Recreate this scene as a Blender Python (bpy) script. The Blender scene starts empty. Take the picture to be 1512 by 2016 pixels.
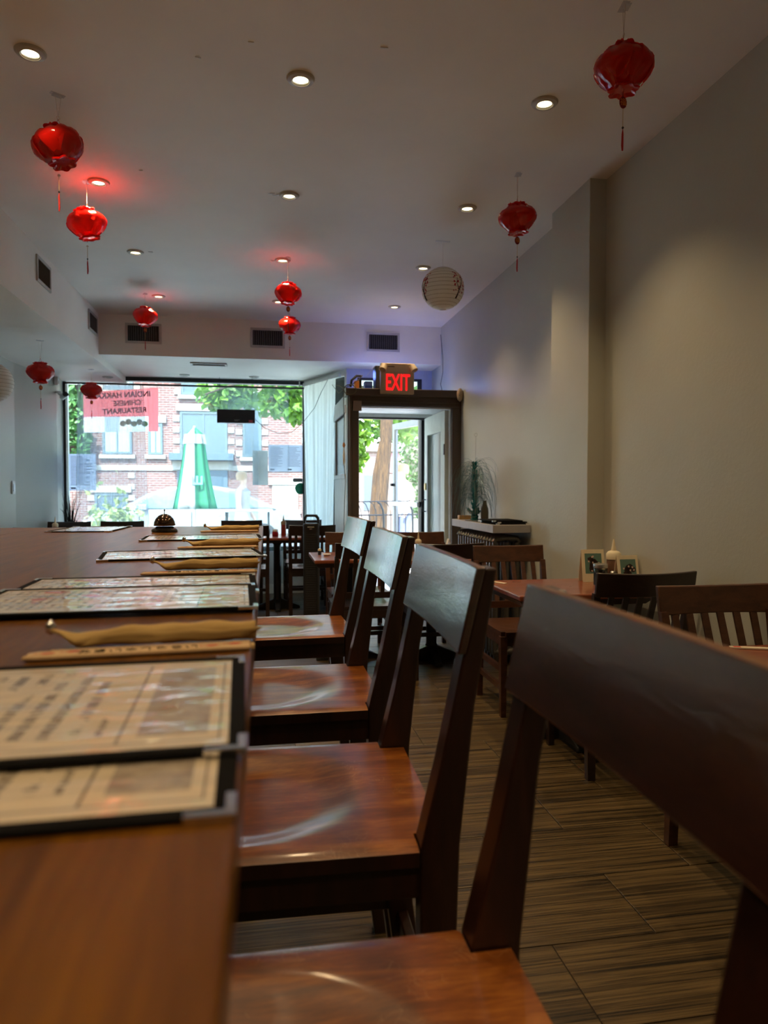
import bpy, bmesh, math, random
from mathutils import Vector, Matrix, Euler
random.seed(7)
R=math.radians; PI=math.pi
scn=bpy.context.scene
COL=scn.collection
# ---------------------------------------------------------------- camera
cd=bpy.data.cameras.new('camera'); cam=bpy.data.objects.new('camera',cd); COL.objects.link(cam)
cd.sensor_fit='HORIZONTAL'; cd.sensor_width=36.0; cd.lens=1400*36/1512.0
cd.clip_start=.01; cd.clip_end=300
cam.location=(0,0,1.23); cam.rotation_euler=(R(90-1.85),0,R(-9.88))
cd.dof.use_dof=True; cd.dof.focus_distance=2.4; cd.dof.aperture_fstop=7.0
scn.camera=cam
# ---------------------------------------------------------------- exposure / world / sun
vs=scn.view_settings; vs.view_transform='Standard'; vs.look='None'; vs.gamma=1; vs.use_curve_mapping=False
vs.exposure=0.84
w=bpy.data.worlds.new('world'); scn.world=w; w.use_nodes=True
wn=w.node_tree.nodes; wl=w.node_tree.links
bg=wn['Background']; sky=wn.new('ShaderNodeTexSky'); sky.sky_type='NISHITA'; sky.sun_disc=False
sky.sun_elevation=R(52); sky.sun_rotation=R(200); sky.air_density=1.2; sky.dust_density=1.5
wl.new(sky.outputs[0],bg.inputs[0]); bg.inputs[1].default_value=1.25
sd=bpy.data.lights.new('sun','SUN'); sd.energy=17; sd.angle=R(.6); sd.color=(1,.96,.88)
so=bpy.data.objects.new('sun',sd); COL.objects.link(so); so.rotation_euler=(R(40),0,R(-18)); so.location=(0,6,12)
def portal(name,loc,rot,sx,sy):
    l=bpy.data.lights.new(name,'AREA'); l.shape='RECTANGLE'; l.size=sx; l.size_y=sy
    l.cycles.is_portal=True
    o=bpy.data.objects.new(name,l); COL.objects.link(o); o.location=loc; o.rotation_euler=rot
portal('window_portal',(-.8,8.75,1.5),(R(90),0,0),2.9,2.1)
portal('door_portal',(1.35,7.7,1.05),(R(90),0,0),.8,2.0)
def lamp(name,kind,loc,energy,col,rot=(0,0,0),size=.05,spot=110,blend=.7):
    l=bpy.data.lights.new(name,kind); l.energy=energy; l.color=col
    if kind=='SPOT': l.spot_size=R(spot); l.spot_blend=blend; l.shadow_soft_size=size
    elif kind=='AREA': l.size=size
    else: l.shadow_soft_size=size
    o=bpy.data.objects.new(name,l); COL.objects.link(o); o.location=loc; o.rotation_euler=rot
    return o
# ---------------------------------------------------------------- materials
MATS={}
class NT:
    def __init__(s,name):
        s.m=bpy.data.materials.new(name); s.m.use_nodes=True
        s.n=s.m.node_tree.nodes; s.l=s.m.node_tree.links
        s.p=s.n['Principled BSDF']; s.out=s.n['Material Output']
    def new(s,t,**k):
        n=s.n.new(t)
        for a,b in k.items(): setattr(n,a,b)
        return n
    def inp(s,n,i,v):
        if hasattr(v,'is_linked') or isinstance(v,bpy.types.NodeSocket): s.l.new(v,n.inputs[i])
        else: n.inputs[i].default_value=v
    def math(s,op,a,b=0.0,c=None):
        n=s.new('ShaderNodeMath',operation=op); s.inp(n,0,a); s.inp(n,1,b)
        if c is not None: s.inp(n,2,c)
        return n.outputs[0]
    def coord(s,scale=(1,1,1),rnd=0,kind='Object'):
        tc=s.new('ShaderNodeTexCoord'); mp=s.new('ShaderNodeMapping'); s.l.new(tc.outputs[kind],mp.inputs[0])
        mp.inputs['Scale'].default_value=scale
        if rnd:
            oi=s.new('ShaderNodeObjectInfo'); s.l.new(s.math('MULTIPLY',oi.outputs['Random'],rnd),mp.inputs['Location'])
        return mp.outputs[0]
    def noise(s,vec,scale,detail=4,rough=.55,dist=0):
        n=s.new('ShaderNodeTexNoise'); s.l.new(vec,n.inputs['Vector']); n.inputs['Scale'].default_value=scale
        n.inputs['Detail'].default_value=detail; n.inputs['Roughness'].default_value=rough; n.inputs['Distortion'].default_value=dist
        return n.outputs[0]
    def ramp(s,fac,stops):
        n=s.new('ShaderNodeValToRGB'); s.l.new(fac,n.inputs[0]); e=n.color_ramp.elements
        while len(e)<len(stops): e.new(.5)
        for q,(p,c) in zip(e,stops): q.position=p; q.color=(*c,1)
        return n.outputs[0]
    def mix(s,fac,a,b,blend='MIX'):
        n=s.new('ShaderNodeMix',data_type='RGBA',blend_type=blend); s.inp(n,0,fac)
        for i,v in ((6,a),(7,b)):
            if isinstance(v,tuple): n.inputs[i].default_value=(*v,1)
            else: s.l.new(v,n.inputs[i])
        return n.outputs[2]
    def bump(s,h,strength,dist=.002,to='Normal'):
        n=s.new('ShaderNodeBump'); s.l.new(h,n.inputs['Height']); n.inputs['Strength'].default_value=strength
        n.inputs['Distance'].default_value=dist; s.l.new(n.outputs[0],s.p.inputs[to])
    def set(s,**k):
        for a,b in k.items():
            a=a.replace('_',' ')
            if isinstance(b,tuple): s.p.inputs[a].default_value=(*b,1) if len(b)==3 else b
            elif isinstance(b,bpy.types.NodeSocket): s.l.new(b,s.p.inputs[a])
            else: s.p.inputs[a].default_value=b
        return s
def plain(name,col,rough=.5,metal=0,coat=0,var=.06,emit=None,es=0,bump=0,bs=200):
    if name in MATS: return MATS[name]
    t=NT(name); v=t.coord(); n=t.noise(v,14,4)
    t.set(Base_Color=t.ramp(n,[(.3,tuple(c*(1-var) for c in col)),(.7,tuple(min(1,c*(1+var)) for c in col))]),
          Roughness=rough,Metallic=metal,Coat_Weight=coat)
    if emit: t.set(Emission_Color=emit,Emission_Strength=es)
    if bump: t.bump(t.noise(v,bs,3),bump)
    MATS[name]=t.m; return t.m
def wood(name,c1,c2,c3,scale,rough=.3,coat=.4,cr=.12,bs=.15,rnd=9,grain=6):
    t=NT(name); v=t.coord(scale,rnd)
    n1=t.noise(v,grain,6,.6,.6); n2=t.noise(v,grain*7,3,.7,.2)
    f=t.math('ADD',t.math('MULTIPLY',n1,.72),t.math('MULTIPLY',n2,.28))
    t.set(Base_Color=t.ramp(f,[(.32,c1),(.5,c2),(.68,c3)]),Coat_Weight=coat,Coat_Roughness=cr)
    n3=t.noise(t.coord((1,1,1)),9,3)
    t.l.new(t.math('MULTIPLY_ADD',n3,.14,rough-.07),t.p.inputs['Roughness'])
    t.bump(f,bs,.0015)
    if coat>.9: t.p.inputs['Coat IOR'].default_value=1.9
    if coat>.9: t.bump(f,.5,.0016,'Coat Normal')
    if 'seat' in name:
        vo=t.new('ShaderNodeTexVoronoi',feature='DISTANCE_TO_EDGE'); nd=t.new('ShaderNodeTexNoise'); nd.inputs['Scale'].default_value=9
        cv=t.coord((1,1,1),5); t.l.new(cv,nd.inputs['Vector']); ad=t.new('ShaderNodeVectorMath',operation='ADD'); t.l.new(cv,ad.inputs[0]); t.l.new(nd.outputs['Color'],ad.inputs[1]); t.l.new(ad.outputs[0],vo.inputs['Vector']); vo.inputs['Scale'].default_value=13
        msk=t.math('MULTIPLY',t.math('LESS_THAN',vo.outputs['Distance'],.008),t.math('GREATER_THAN',t.noise(cv,7,2),.6))
        src=t.p.inputs['Base Color'].links[0].from_socket; t.l.new(t.mix(t.math('MULTIPLY',msk,.55),src,(.55,.32,.14)),t.p.inputs['Base Color'])
    MATS[name]=t.m; return t.m
W_RAIL=wood('mahogany_rail',(.016,.005,.004),(.03,.009,.006),(.05,.014,.008),(1.2,1.0,5),.36,1.0,.13,.5,grain=7)
W_POST=wood('mahogany_post',(.012,.004,.003),(.024,.007,.004),(.038,.011,.006),(5,5,.7),.36,.5,.2)
W_SEAT=wood('saddle_seat_wood',(.075,.018,.002),(.20,.055,.005),(.40,.145,.016),(.8,5.5,4),.32,.7,.12,.08)
W_EDGE=wood('lamplit_top_edge',(.09,.035,.012),(.16,.065,.022),(.22,.10,.035),(4,1,4),.4,.3,.2)  # lighter orange wood: warm lamp light from above painted into the rail tops
W_CHAIR=wood('walnut_chair',(.04,.014,.006),(.07,.024,.010),(.105,.038,.015),(1.4,4,4),.38,.3,.2)
W_DARK=wood('espresso_chair',(.012,.006,.005),(.022,.010,.008),(.035,.016,.011),(1.4,4,4),.34,.4,.2)
W_TABLE=wood('cherry_table',(.17,.042,.018),(.24,.062,.026),(.30,.088,.038),(1,5,4),.3,.5,.12)
W_TEDGE=wood('dark_table_edge',(.02,.009,.006),(.035,.014,.009),(.05,.02,.012),(1,5,4),.35,.4,.2)
# counter top: long fibrous grain along y
t=NT('counter_top_wood'); v=t.coord((7,.55,4)); n1=t.noise(v,5,7,.6,.9); n2=t.noise(v,40,3,.7,.3)
f=t.math('ADD',t.math('MULTIPLY',n1,.75),t.math('MULTIPLY',n2,.25))
t.set(Base_Color=t.ramp(f,[(.3,(.068,.023,.0003)),(.5,(.125,.046,.0005)),(.7,(.185,.073,.001))]),Roughness=.42,Specular_IOR_Level=.2,Coat_Weight=.36,Coat_Roughness=.2)
t.bump(f,.18,.0012); W_TOP=t.m
# floor tile: striated brown wood-look porcelain, streaks along x
t=NT('wood_look_tile'); v=t.coord((.6,14,1),7); n1=t.noise(v,3.2,5,.7,.4); v2=t.coord((.35,60,1),5); n2=t.noise(v2,2.2,3,.8,.2)
f=t.math('ADD',t.math('MULTIPLY',n1,.5),t.math('MULTIPLY',n2,.5))
t.set(Base_Color=t.ramp(f,[(.40,(.008,.005,.002)),(.47,(.05,.032,.013)),(.57,(.12,.080,.034))]),Roughness=.38,Specular_IOR_Level=.4)
t.bump(f,.9,.0022); M_TILE=t.m
M_GROUT=plain('grout',(.02,.016,.012),.9)
def paint(name,col,rough=.55,bs=.25,var=.05):
    t=NT(name); v=t.coord((1,1,1)); n=t.noise(v,1.3,4); n2=t.noise(v,60,3); n3=t.noise(v,5,3)
    t.set(Base_Color=t.ramp(n,[(.3,tuple(c*(1-var) for c in col)),(.7,tuple(c*(1+var) for c in col))]),Roughness=rough)
    t.bump(t.math('ADD',t.math('MULTIPLY',n2,.5),n3),bs,.004); return t.m
M_WALL=paint('greige_satin_paint',(.50,.51,.455),.42,.35)
M_CEIL=paint('ceiling_white_paint',(.87,.845,.78),.6,.2)
M_TRIM=paint('brown_trim_paint',(.105,.083,.066),.45,.1)
M_WHITE=plain('white_paint',(.78,.80,.77),.5)
M_BLUEW=plain('pale_blue_paint',(.45,.50,.66),.5)
M_BLACK=plain('black_plastic',(.018,.018,.02),.35)
M_DKMET=plain('dark_bronze_metal',(.05,.05,.052),.4,.5)
M_CHROME=plain('chrome',(.75,.75,.76),.15,1)
M_STEEL=plain('brushed_steel',(.55,.56,.58),.35,1)
M_VENTW=plain('vent_white',(.50,.49,.46),.5)
M_VENTD=plain('vent_dark',(.02,.02,.02),.7)
M_RED=None
def film(name,col,trans=.5,rough=.2,coat=.7,alpha=1):
    t=NT(name); t.set(Base_Color=col,Roughness=rough,Coat_Weight=coat,Coat_Roughness=.05)
    tr=t.new('ShaderNodeBsdfTranslucent'); tr.inputs[0].default_value=(*col,1)
    mx=t.new('ShaderNodeMixShader'); mx.inputs[0].default_value=trans
    t.l.new(t.p.outputs[0],mx.inputs[1]); t.l.new(tr.outputs[0],mx.inputs[2])
    last=mx
    if alpha<1:
        tp=t.new('ShaderNodeBsdfTransparent'); m2=t.new('ShaderNodeMixShader'); m2.inputs[0].default_value=alpha
        t.l.new(tp.outputs[0],m2.inputs[1]); t.l.new(mx.outputs[0],m2.inputs[2]); last=m2
    t.l.new(last.outputs[0],t.out.inputs[0]); MATS[name]=t.m; return t.m
M_RED=film('red_film',(.78,.008,.006),.45,.22,.8)
M_RED2=film('red_petal_film',(.85,.015,.008),.55,.2,.9)
M_PAPER=film('globe_paper',(.95,.92,.86),.3,.7,0)
M_SHEER=film('sheer_voile',(.42,.52,.60),.7,.9,0,.50)
M_SHEER2=film('white_voile',(.74,.76,.72),.6,.9,0,.80)
M_NET=film('fine_net',(.42,.54,.62),.7,.9,0,.27)
M_CLEAR=film('clear_tape',(.95,.95,.95),.6,.2,1,.6)
def glass(name,tint=(1,1,1),gl=.06):
    t=NT(name); tp=t.new('ShaderNodeBsdfTransparent'); tp.inputs[0].default_value=(*tint,1)
    g=t.new('ShaderNodeBsdfGlossy'); g.inputs['Roughness'].default_value=.02
    fr=t.new('ShaderNodeFresnel'); fr.inputs[0].default_value=1.45
    mx=t.new('ShaderNodeMixShader'); t.l.new(t.math('ADD',fr.outputs[0],gl-.04),mx.inputs[0])
    t.l.new(tp.outputs[0],mx.inputs[1]); t.l.new(g.outputs[0],mx.inputs[2]); t.l.new(mx.outputs[0],t.out.inputs[0]); return t.m
M_GLASS=glass('window_glass',(.86,.95,.97)); M_DOORG=film('door_glass_clear',(.3,.4,.4),.0,.05,1,.035); M_JAR=glass('jar_glass',(.8,.85,.82),.1)
M_CORD=plain('white_cord',(.75,.70,.62),.7); M_GOLD=plain('gold_cord',(.65,.45,.18),.6); M_REDC=plain('red_cord',(.5,.02,.02),.7)
M_CHARM=plain('red_charm',(.28,.01,.01),.5); M_GOLDP=plain('orange_gold_print',(.85,.30,.06),.5)
M_LENS=plain('lamp_lens',(1,.9,.7),.4,emit=(1,.80,.42),es=5)
M_LENSW=plain('lamp_lens_white',(1,.95,.85),.4,emit=(1,.9,.74),es=5)
M_NAP=plain('kraft_napkin',(.50,.34,.13),.85,bump=.4,bs=35)
M_SLEEVE=plain('paper_sleeve',(.62,.44,.26),.8)
M_MBLACK=plain('menu_binding_black',(.004,.004,.005),.85); M_MBLACK.node_tree.nodes['Principled BSDF'].inputs['Specular IOR Level'].default_value=.12
# menu page
def menu_page(name,kind):
    t=NT(name); tc=t.new('ShaderNodeTexCoord'); sx=t.new('ShaderNodeSeparateXYZ'); t.l.new(tc.outputs['Object'],sx.inputs[0])
    X,Y=sx.outputs[0],sx.outputs[1]
    def rng(s_,a,b): return t.math('MULTIPLY',t.math('GREATER_THAN',s_,a),t.math('LESS_THAN',s_,b))
    def box(x0,x1,y0,y1): return t.math('MULTIPLY',rng(X,x0,x1),rng(Y,y0,y1))
    def noise2(sc,kx,ky):
        mp=t.new('ShaderNodeMapping'); t.l.new(tc.outputs['Object'],mp.inputs[0]); mp.inputs['Scale'].default_value=(kx,ky,1); return t.noise(mp.outputs[0],sc,2)
    lines=t.math('GREATER_THAN',t.math('FRACT',t.math('MULTIPLY',X,58 if kind==0 else 80)),.55)
    words=t.math('GREATER_THAN',noise2(1,30 if kind==0 else 80,230),.47)
    para=t.math('GREATER_THAN',noise2(1,24,9),.44)
    ink=t.math('MULTIPLY',t.math('MULTIPLY',lines,words),para)
    ink=t.math('MULTIPLY',ink,t.math('MAXIMUM',box(-.16,.085,-.075,.085),box(-.16,.10,-.08,.02)))
    fr=t.math('SUBTRACT',box(-.172,.174,-.098,.098),box(-.1705,.1725,-.0965,.0965))
    col=t.mix(t.math('MULTIPLY',ink,.72),(.70,.61,.47),(.06,.05,.05))
    fr=t.math('MAXIMUM',fr,box(.1105,.1125,-.098,.098))
    pic=box(.122,.166,-.085,.085); pn=t.noise(tc.outputs['Object'],38,4,.6,.8)
    if kind==0: pc=t.ramp(pn,[(.3,(.20,.16,.15)),(.5,(.34,.29,.25)),(.7,(.5,.45,.38))])
    else: pc=t.ramp(pn,[(.35,(.55,.05,.04)),(.5,(.66,.60,.52)),(.65,(.42,.52,.40))])
    col=t.mix(t.math('MULTIPLY',pic,.85),col,pc)
    if kind==1:
        rd=t.math('MULTIPLY',t.math('GREATER_THAN',t.noise(tc.outputs['Object'],22,2),.6),box(-.12,.06,-.09,.09))
        col=t.mix(t.math('MULTIPLY',rd,.85),col,(.62,.09,.07))
    col=t.mix(t.math('MULTIPLY',fr,.8),col,(.12,.10,.09))
    t.set(Base_Color=col,Roughness=.5,Coat_Weight=1.0,Coat_Roughness=.035,Coat_IOR=1.6)
    mp=t.new('ShaderNodeMapping'); t.l.new(tc.outputs['Object'],mp.inputs[0]); mp.inputs['Scale'].default_value=(3,9,1)
    t.bump(t.noise(mp.outputs[0],3.5,2,.5,.5),.55,.008,'Coat Normal'); return t.m
M_PAGE=[menu_page('menu_page_text',0),menu_page('menu_page_picture',1)]
def brickmat(name,c1,c2,mort,scale=1,bw=.22,bh=.075):
    t=NT(name); b=t.new('ShaderNodeTexBrick'); tc=t.new('ShaderNodeTexCoord'); sx=t.new('ShaderNodeSeparateXYZ'); cx=t.new('ShaderNodeCombineXYZ')
    t.l.new(tc.outputs['Object'],sx.inputs[0]); t.l.new(t.math('ADD',sx.outputs[0],sx.outputs[1]),cx.inputs[0]); t.l.new(sx.outputs[2],cx.inputs[1]); t.l.new(cx.outputs[0],b.inputs[0])
    b.inputs['Color1'].default_value=(*c1,1); b.inputs['Color2'].default_value=(*c2,1); b.inputs['Mortar'].default_value=(*mort,1)
    b.inputs['Scale'].default_value=scale; b.inputs['Brick Width'].default_value=bw; b.inputs['Row Height'].default_value=bh; b.inputs['Mortar Size'].default_value=.012
    t.set(Base_Color=b.outputs[0],Roughness=.85); return t.m
M_BRICK=brickmat('brick_wall',(.095,.034,.028),(.125,.050,.042),(.15,.125,.115))
M_STONE=plain('pale_stone',(.24,.225,.20),.8); M_CONC=plain('concrete',(.74,.72,.66),.85); M_ASPH=plain('asphalt',(.075,.08,.085),.9); M_CONC2=plain('grey_kerb_concrete',(.15,.15,.145),.9)
M_DGLASS=plain('far_window_glass',(.035,.06,.085),.2); M_BLIND=plain('window_blind',(.17,.23,.25),.6)
M_GFRAME=plain('far_window_frame',(.05,.075,.09),.5); M_BLUEDOOR=plain('far_blue_panel',(.035,.06,.085),.5)
def leafm(name,c1,c2,tr=.45):
    t=NT(name); v=t.coord(); n=t.noise(v,5,3); c=t.ramp(n,[(.35,c1),(.65,c2)]); t.set(Base_Color=c,Roughness=.5)
    b=t.new('ShaderNodeBsdfTranslucent'); t.l.new(c,b.inputs[0]); mx=t.new('ShaderNodeMixShader'); mx.inputs[0].default_value=tr
    t.l.new(t.p.outputs[0],mx.inputs[1]); t.l.new(b.outputs[0],mx.inputs[2]); t.l.new(mx.outputs[0],t.out.inputs[0]); return t.m
M_LEAF=leafm('tree_leaf',(.05,.13,.01),(.15,.30,.03)); M_IVY=leafm('ivy_leaf',(.025,.085,.02),(.09,.20,.05),.2); M_PLANT=leafm('plant_leaf',(.14,.20,.05),(.28,.32,.11),.3)
t=NT('tree_bark'); v=t.coord((6,6,1)); n=t.noise(v,5,6,.7,.6); t.set(Base_Color=t.ramp(n,[(.35,(.008,.005,.003)),(.6,(.055,.032,.011))]),Roughness=.9); t.bump(n,1,.03); M_BARK=t.m
M_TEAL=plain('teal_foil',(.03,.42,.44),.25,.35); M_TEALD=plain('teal_bead',(.005,.10,.10),.12,0,.8)
M_WIRE=plain('dark_wire',(.03,.035,.035),.5,.4)
# ---------------------------------------------------------------- mesh helpers
def sst(a,b_,x): x=min(1,max(0,(x-a)/(b_-a))); return x*x*(3-2*x)
class B:
    def __init__(s): s.v=[]; s.f=[]
    def add(s,vs,fs):
        o=len(s.v); s.v+= [tuple(x) for x in vs]; s.f+=[tuple(i+o for i in f) for f in fs]; return s
    def box(s,x0,x1,y0,y1,z0,z1,M=None):
        vs=[Vector(p) for p in [(x0,y0,z0),(x1,y0,z0),(x1,y1,z0),(x0,y1,z0),(x0,y0,z1),(x1,y0,z1),(x1,y1,z1),(x0,y1,z1)]]
        if M: vs=[M@p for p in vs]
        return s.add(vs,[(0,3,2,1),(4,5,6,7),(0,1,5,4),(1,2,6,5),(2,3,7,6),(3,0,4,7)])
    def hexa(s,bot,top):
        n=len(bot); return s.add(list(bot)+list(top),[tuple(reversed(range(n))),tuple(range(n,2*n))]+[(i,(i+1)%n,n+(i+1)%n,n+i) for i in range(n)])
    def prism(s,poly,axis,a,b):
        def mk(p,t):
            return {'x':(t,p[0],p[1]),'y':(p[0],t,p[1]),'z':(p[0],p[1],t)}[axis]
        return s.hexa([mk(p,a) for p in poly],[mk(p,b) for p in poly])
    def lathe(s,prof,n=24,c=(0,0,0),mod=None,cap=True):
        vs=[];fs=[]
        for (r,z) in prof:
            for i in range(n):
                a=2*PI*i/n; rr=r*(mod(a,z) if mod else 1); vs.append((c[0]+rr*math.cos(a),c[1]+rr*math.sin(a),c[2]+z))
        for j in range(len(prof)-1):
            for i in range(n): k=(i+1)%n; fs.append((j*n+i,j*n+k,(j+1)*n+k,(j+1)*n+i))
        if cap: fs.append(tuple(reversed(range(n)))); fs.append(tuple(range((len(prof)-1)*n,len(prof)*n)))
        return s.add(vs,fs)
    def tube(s,pts,r,n=6):
        pts=[Vector(p) for p in pts]; rs=r if isinstance(r,(list,tuple)) else [r]*len(pts); vs=[];fs=[]; up=None
        for i,p in enumerate(pts):
            d=(pts[min(i+1,len(pts)-1)]-pts[max(i-1,0)]).normalized()
            if up is None or abs(up.dot(d))>.95: up=Vector((0,0,1)) if abs(d.z)<.9 else Vector((1,0,0))
            a=d.cross(up).normalized(); b=d.cross(a).normalized(); up=-b if False else up
            for k in range(n):
                t=2*PI*k/n; vs.append(p+(a*math.cos(t)+b*math.sin(t))*rs[i])
        for j in range(len(pts)-1):
            for k in range(n): q=(k+1)%n; fs.append((j*n+k,j*n+q,(j+1)*n+q,(j+1)*n+k))
        fs.append(tuple(reversed(range(n)))); fs.append(tuple(range((len(pts)-1)*n,len(pts)*n)))
        return s.add(vs,fs)
    def grid(s,nu,nv,fn):
        vs=[fn(i/nu,j/nv) for i in range(nu+1) for j in range(nv+1)]
        return s.add(vs,[(i*(nv+1)+j,(i+1)*(nv+1)+j,(i+1)*(nv+1)+j+1,i*(nv+1)+j+1) for i in range(nu) for j in range(nv)])
def obj(name,b,mat,parent=None,smooth=0,bevel=0,solid=0,loc=None,seg=2):
    me=bpy.data.meshes.new(name); me.from_pydata([tuple(p) for p in b.v],[],b.f)
    bm=bmesh.new(); bm.from_mesh(me); bmesh.ops.recalc_face_normals(bm,faces=bm.faces); bm.to_mesh(me); bm.free()
    o=bpy.data.objects.new(name,me); COL.objects.link(o); me.materials.append(mat)
    if smooth:
        me.polygons.foreach_set('use_smooth',[True]*len(me.polygons))
        if smooth>1:
            try: me.set_sharp_from_angle(angle=R(smooth))
            except Exception: pass
    if solid:
        m=o.modifiers.new('solid','SOLIDIFY'); m.thickness=solid; m.offset=0
    if bevel:
        m=o.modifiers.new('bevel','BEVEL'); m.width=bevel; m.segments=seg; m.limit_method='ANGLE'; m.angle_limit=R(40)
    if parent: o.parent=parent
    if loc: o.location=loc
    return o
def tag(o,label=None,cat=None,group=None,kind=None):
    if label: o['label']=label
    if cat: o['category']=cat
    if group: o['group']=group
    if kind: o['kind']=kind
    return o
def thing(name,label,cat,loc=(0,0,0),rz=0,group=None):
    o=bpy.data.objects.new(name,None); o.empty_display_size=.05; COL.objects.link(o); o.location=loc; o.rotation_euler=(0,0,rz)
    return tag(o,label,cat,group)
def kids(o): return [c for c in COL.objects if c.parent==o]
def dup(root,loc,rz,label=None,group=None):
    r=root.copy(); COL.objects.link(r); r.location=loc; r.rotation_euler=(0,0,rz)
    if label: r['label']=label
    if group: r['group']=group
    for ch in kids(root):
        c=ch.copy(); COL.objects.link(c); c.parent=r
        for g in kids(ch):
            d=g.copy(); COL.objects.link(d); d.parent=c
    return r
def struct(name,b,mat,**k):
    o=obj(name,b,mat,**k); o['kind']='structure'; return o
def text(name,body,size,mat,parent,M,extrude=.0004,align='CENTER',bold=0,sx=1):
    c=bpy.data.curves.new(name,'FONT'); c.body=body; c.size=size; c.extrude=extrude; c.align_x=align; c.align_y='CENTER'; c.offset=bold
    tmp=bpy.data.objects.new('tmp',c); COL.objects.link(tmp); dg=bpy.context.evaluated_depsgraph_get(); dg.update()
    me=bpy.data.meshes.new_from_object(tmp.evaluated_get(dg)); bpy.data.objects.remove(tmp); bpy.data.curves.remove(c)
    me.transform(Matrix.Diagonal((sx,1,1,1))); me.materials.clear(); me.materials.append(mat)
    o=bpy.data.objects.new(name,me); COL.objects.link(o); o.parent=parent; o.matrix_basis=M; return o
# ================================================================= STRUCTURE
CEIL=2.88; XR=1.83
fl=struct('floor',B().box(-2.6,2.1,-3.2,8.5,-.06,-.004),M_GROUT)
tm={}
def tile(x0,x1,y0,y1):
    key=(round(x1-x0,3),round(y1-y0,3))
    if key not in tm:
        wx,wy=key; b=B(); c=.0025; h=.004
        b.hexa([(0,0,-h),(wx,0,-h),(wx,wy,-h),(0,wy,-h)],[(0,0,-c*.4),(wx,0,-c*.4),(wx,wy,-c*.4),(0,wy,-c*.4)])
        b.v=b.v[:4]+[(0,0,-.0015),(wx,0,-.0015),(wx,wy,-.0015),(0,wy,-.0015)]
        b.add([(c,c,0),(wx-c,c,0),(wx-c,wy-c,0),(c,wy-c,0)],[(0,1,2,3)])
        b.f=[f for f in b.f if set(f)!={4,5,6,7}]+[(4,5,9,8),(5,6,10,9),(6,7,11,10),(7,4,8,11)]
        tm[key]=obj('tile',b,M_TILE,fl)
        o=tm[key]; o.location=(x0,y0,0); return
    o=tm[key].copy(); COL.objects.link(o); o.location=(x0,y0,0)
ROW=.3055; k0=math.floor((-.2-1.778)/ROW)
for r in range(k0,22):
    y0=1.778+r*ROW; y1=min(y0+ROW,8.48)
    if y1-y0<.05: continue
    off=1.075+(.305 if r%2 else 0)
    i=-6
    while True:
        x0=off+i*.61; x1=x0+.61; i+=1
        if x1<-2.25: continue
        if x0>1.82: break
        tile(max(x0,-2.29)+.0015,min(x1,1.829)-.0015,y0+.0015,y1-.0015)
for o in list(COL.objects):
    if o.name.startswith('tile'): o['kind']='structure' if False else ''
    if o.name.startswith('tile'): del o['kind']
struct('ceiling',B().box(-1.49,1.95,-3.2,7.11,CEIL,CEIL+.08),M_CEIL)
struct('trim_1',B().box(-1.49,1.9,7.11,7.2,2.5,CEIL+.08),M_CEIL)                       # beam face over the entrance bay
struct('trim_2',B().box(-1.49,1.9,7.2,8.7,2.5,2.58),M_CEIL)                            # lower entrance ceiling
struct('trim_3',B().box(-2.6,-1.49,-3.2,8.7,2.43,CEIL+.08),M_CEIL)                     # left soffit
wr=struct('wall_right',B().prism([(XR,-3.2),(2.0,-3.2),(2.0,7.6),(XR,7.6)],'z',-.05,CEIL+.08),M_WALL)
obj('pilaster',B().box(1.735,XR+.02,3.585,4.085,-.003,CEIL+.03),M_WALL,wr,bevel=.004)
struct('wall_left',B().prism([(-2.3,-3.2),(-2.6,-3.2),(-2.6,8.7),(-2.16,8.7),(-2.16,8.2),(-2.3,7.3)],'z',-.05,2.5),M_WALL)
struct('wall_back',B().box(-2.6,2.0,-3.3,-3.2,-.05,CEIL+.08),M_WALL)
struct('wall_front',B().box(-2.3,.56,8.44,8.62,-.05,.5).add(*(lambda b:(b.v,b.f))(B().prism([(.53,8.44),(.96,7.5),(1.02,7.56),(.6,8.62)],'z',-.05,.5))),M_WHITE)
wt=struct('wall_front_upper',B().box(.905,XR,7.5,7.6,2.41,2.5).box(.905,1.02,7.5,7.6,2.06,2.41).box(1.72,XR,7.5,7.6,2.06,2.41).box(1.36,1.42,7.5,7.6,2.1,2.41).box(1.02,1.72,7.5,7.6,2.06,2.12),M_BLUEW)
wt.name='trim_4'
for x0,x1 in ((1.02,1.36),(1.42,1.72)):
    wf=struct('window_2',B().box(x0,x1,7.51,7.55,2.385,2.41).box(x0,x0+.045,7.51,7.55,2.12,2.385).box(x1-.045,x1,7.51,7.55,2.12,2.385).box(x0,x1,7.51,7.55,2.12,2.145),M_DKMET)
    wf.name='window_2' if x0<1.2 else 'window_3'
    obj('pane',B().box(x0+.045,x1-.045,7.525,7.53,2.145,2.385),M_GLASS,wf)
# main window frame
wf=struct('window_1',B().box(-2.18,.56,8.46,8.56,2.455,2.5).box(-2.18,-2.135,8.46,8.56,.5,2.455).box(-2.18,.56,8.46,8.56,.5,.55).box(.5,.56,8.46,8.56,.5,2.455),M_DKMET,bevel=.004)
obj('pane',B().box(-2.135,.5,8.51,8.516,.55,2.455),M_GLASS,wf)
obj('inner_jamb',B().box(-2.19,-2.165,8.3,8.46,.5,2.5),M_WHITE,wf)
wf2=struct('window_4',B().prism([(.515,8.46),(.56,8.5),(.585,8.44),(.55,8.42)],'z',.5,2.5).prism([(.89,7.56),(.93,7.6),(.955,7.54),(.92,7.5)],'z',.5,2.5).prism([(.53,8.44),(.57,8.46),(.95,7.57),(.91,7.55)],'z',2.44,2.5),M_WHITE)
obj('pane',B().prism([(.545,8.44),(.55,8.442),(.93,7.56),(.925,7.558)],'z',.5,2.44),M_GLASS,wf2)
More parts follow.
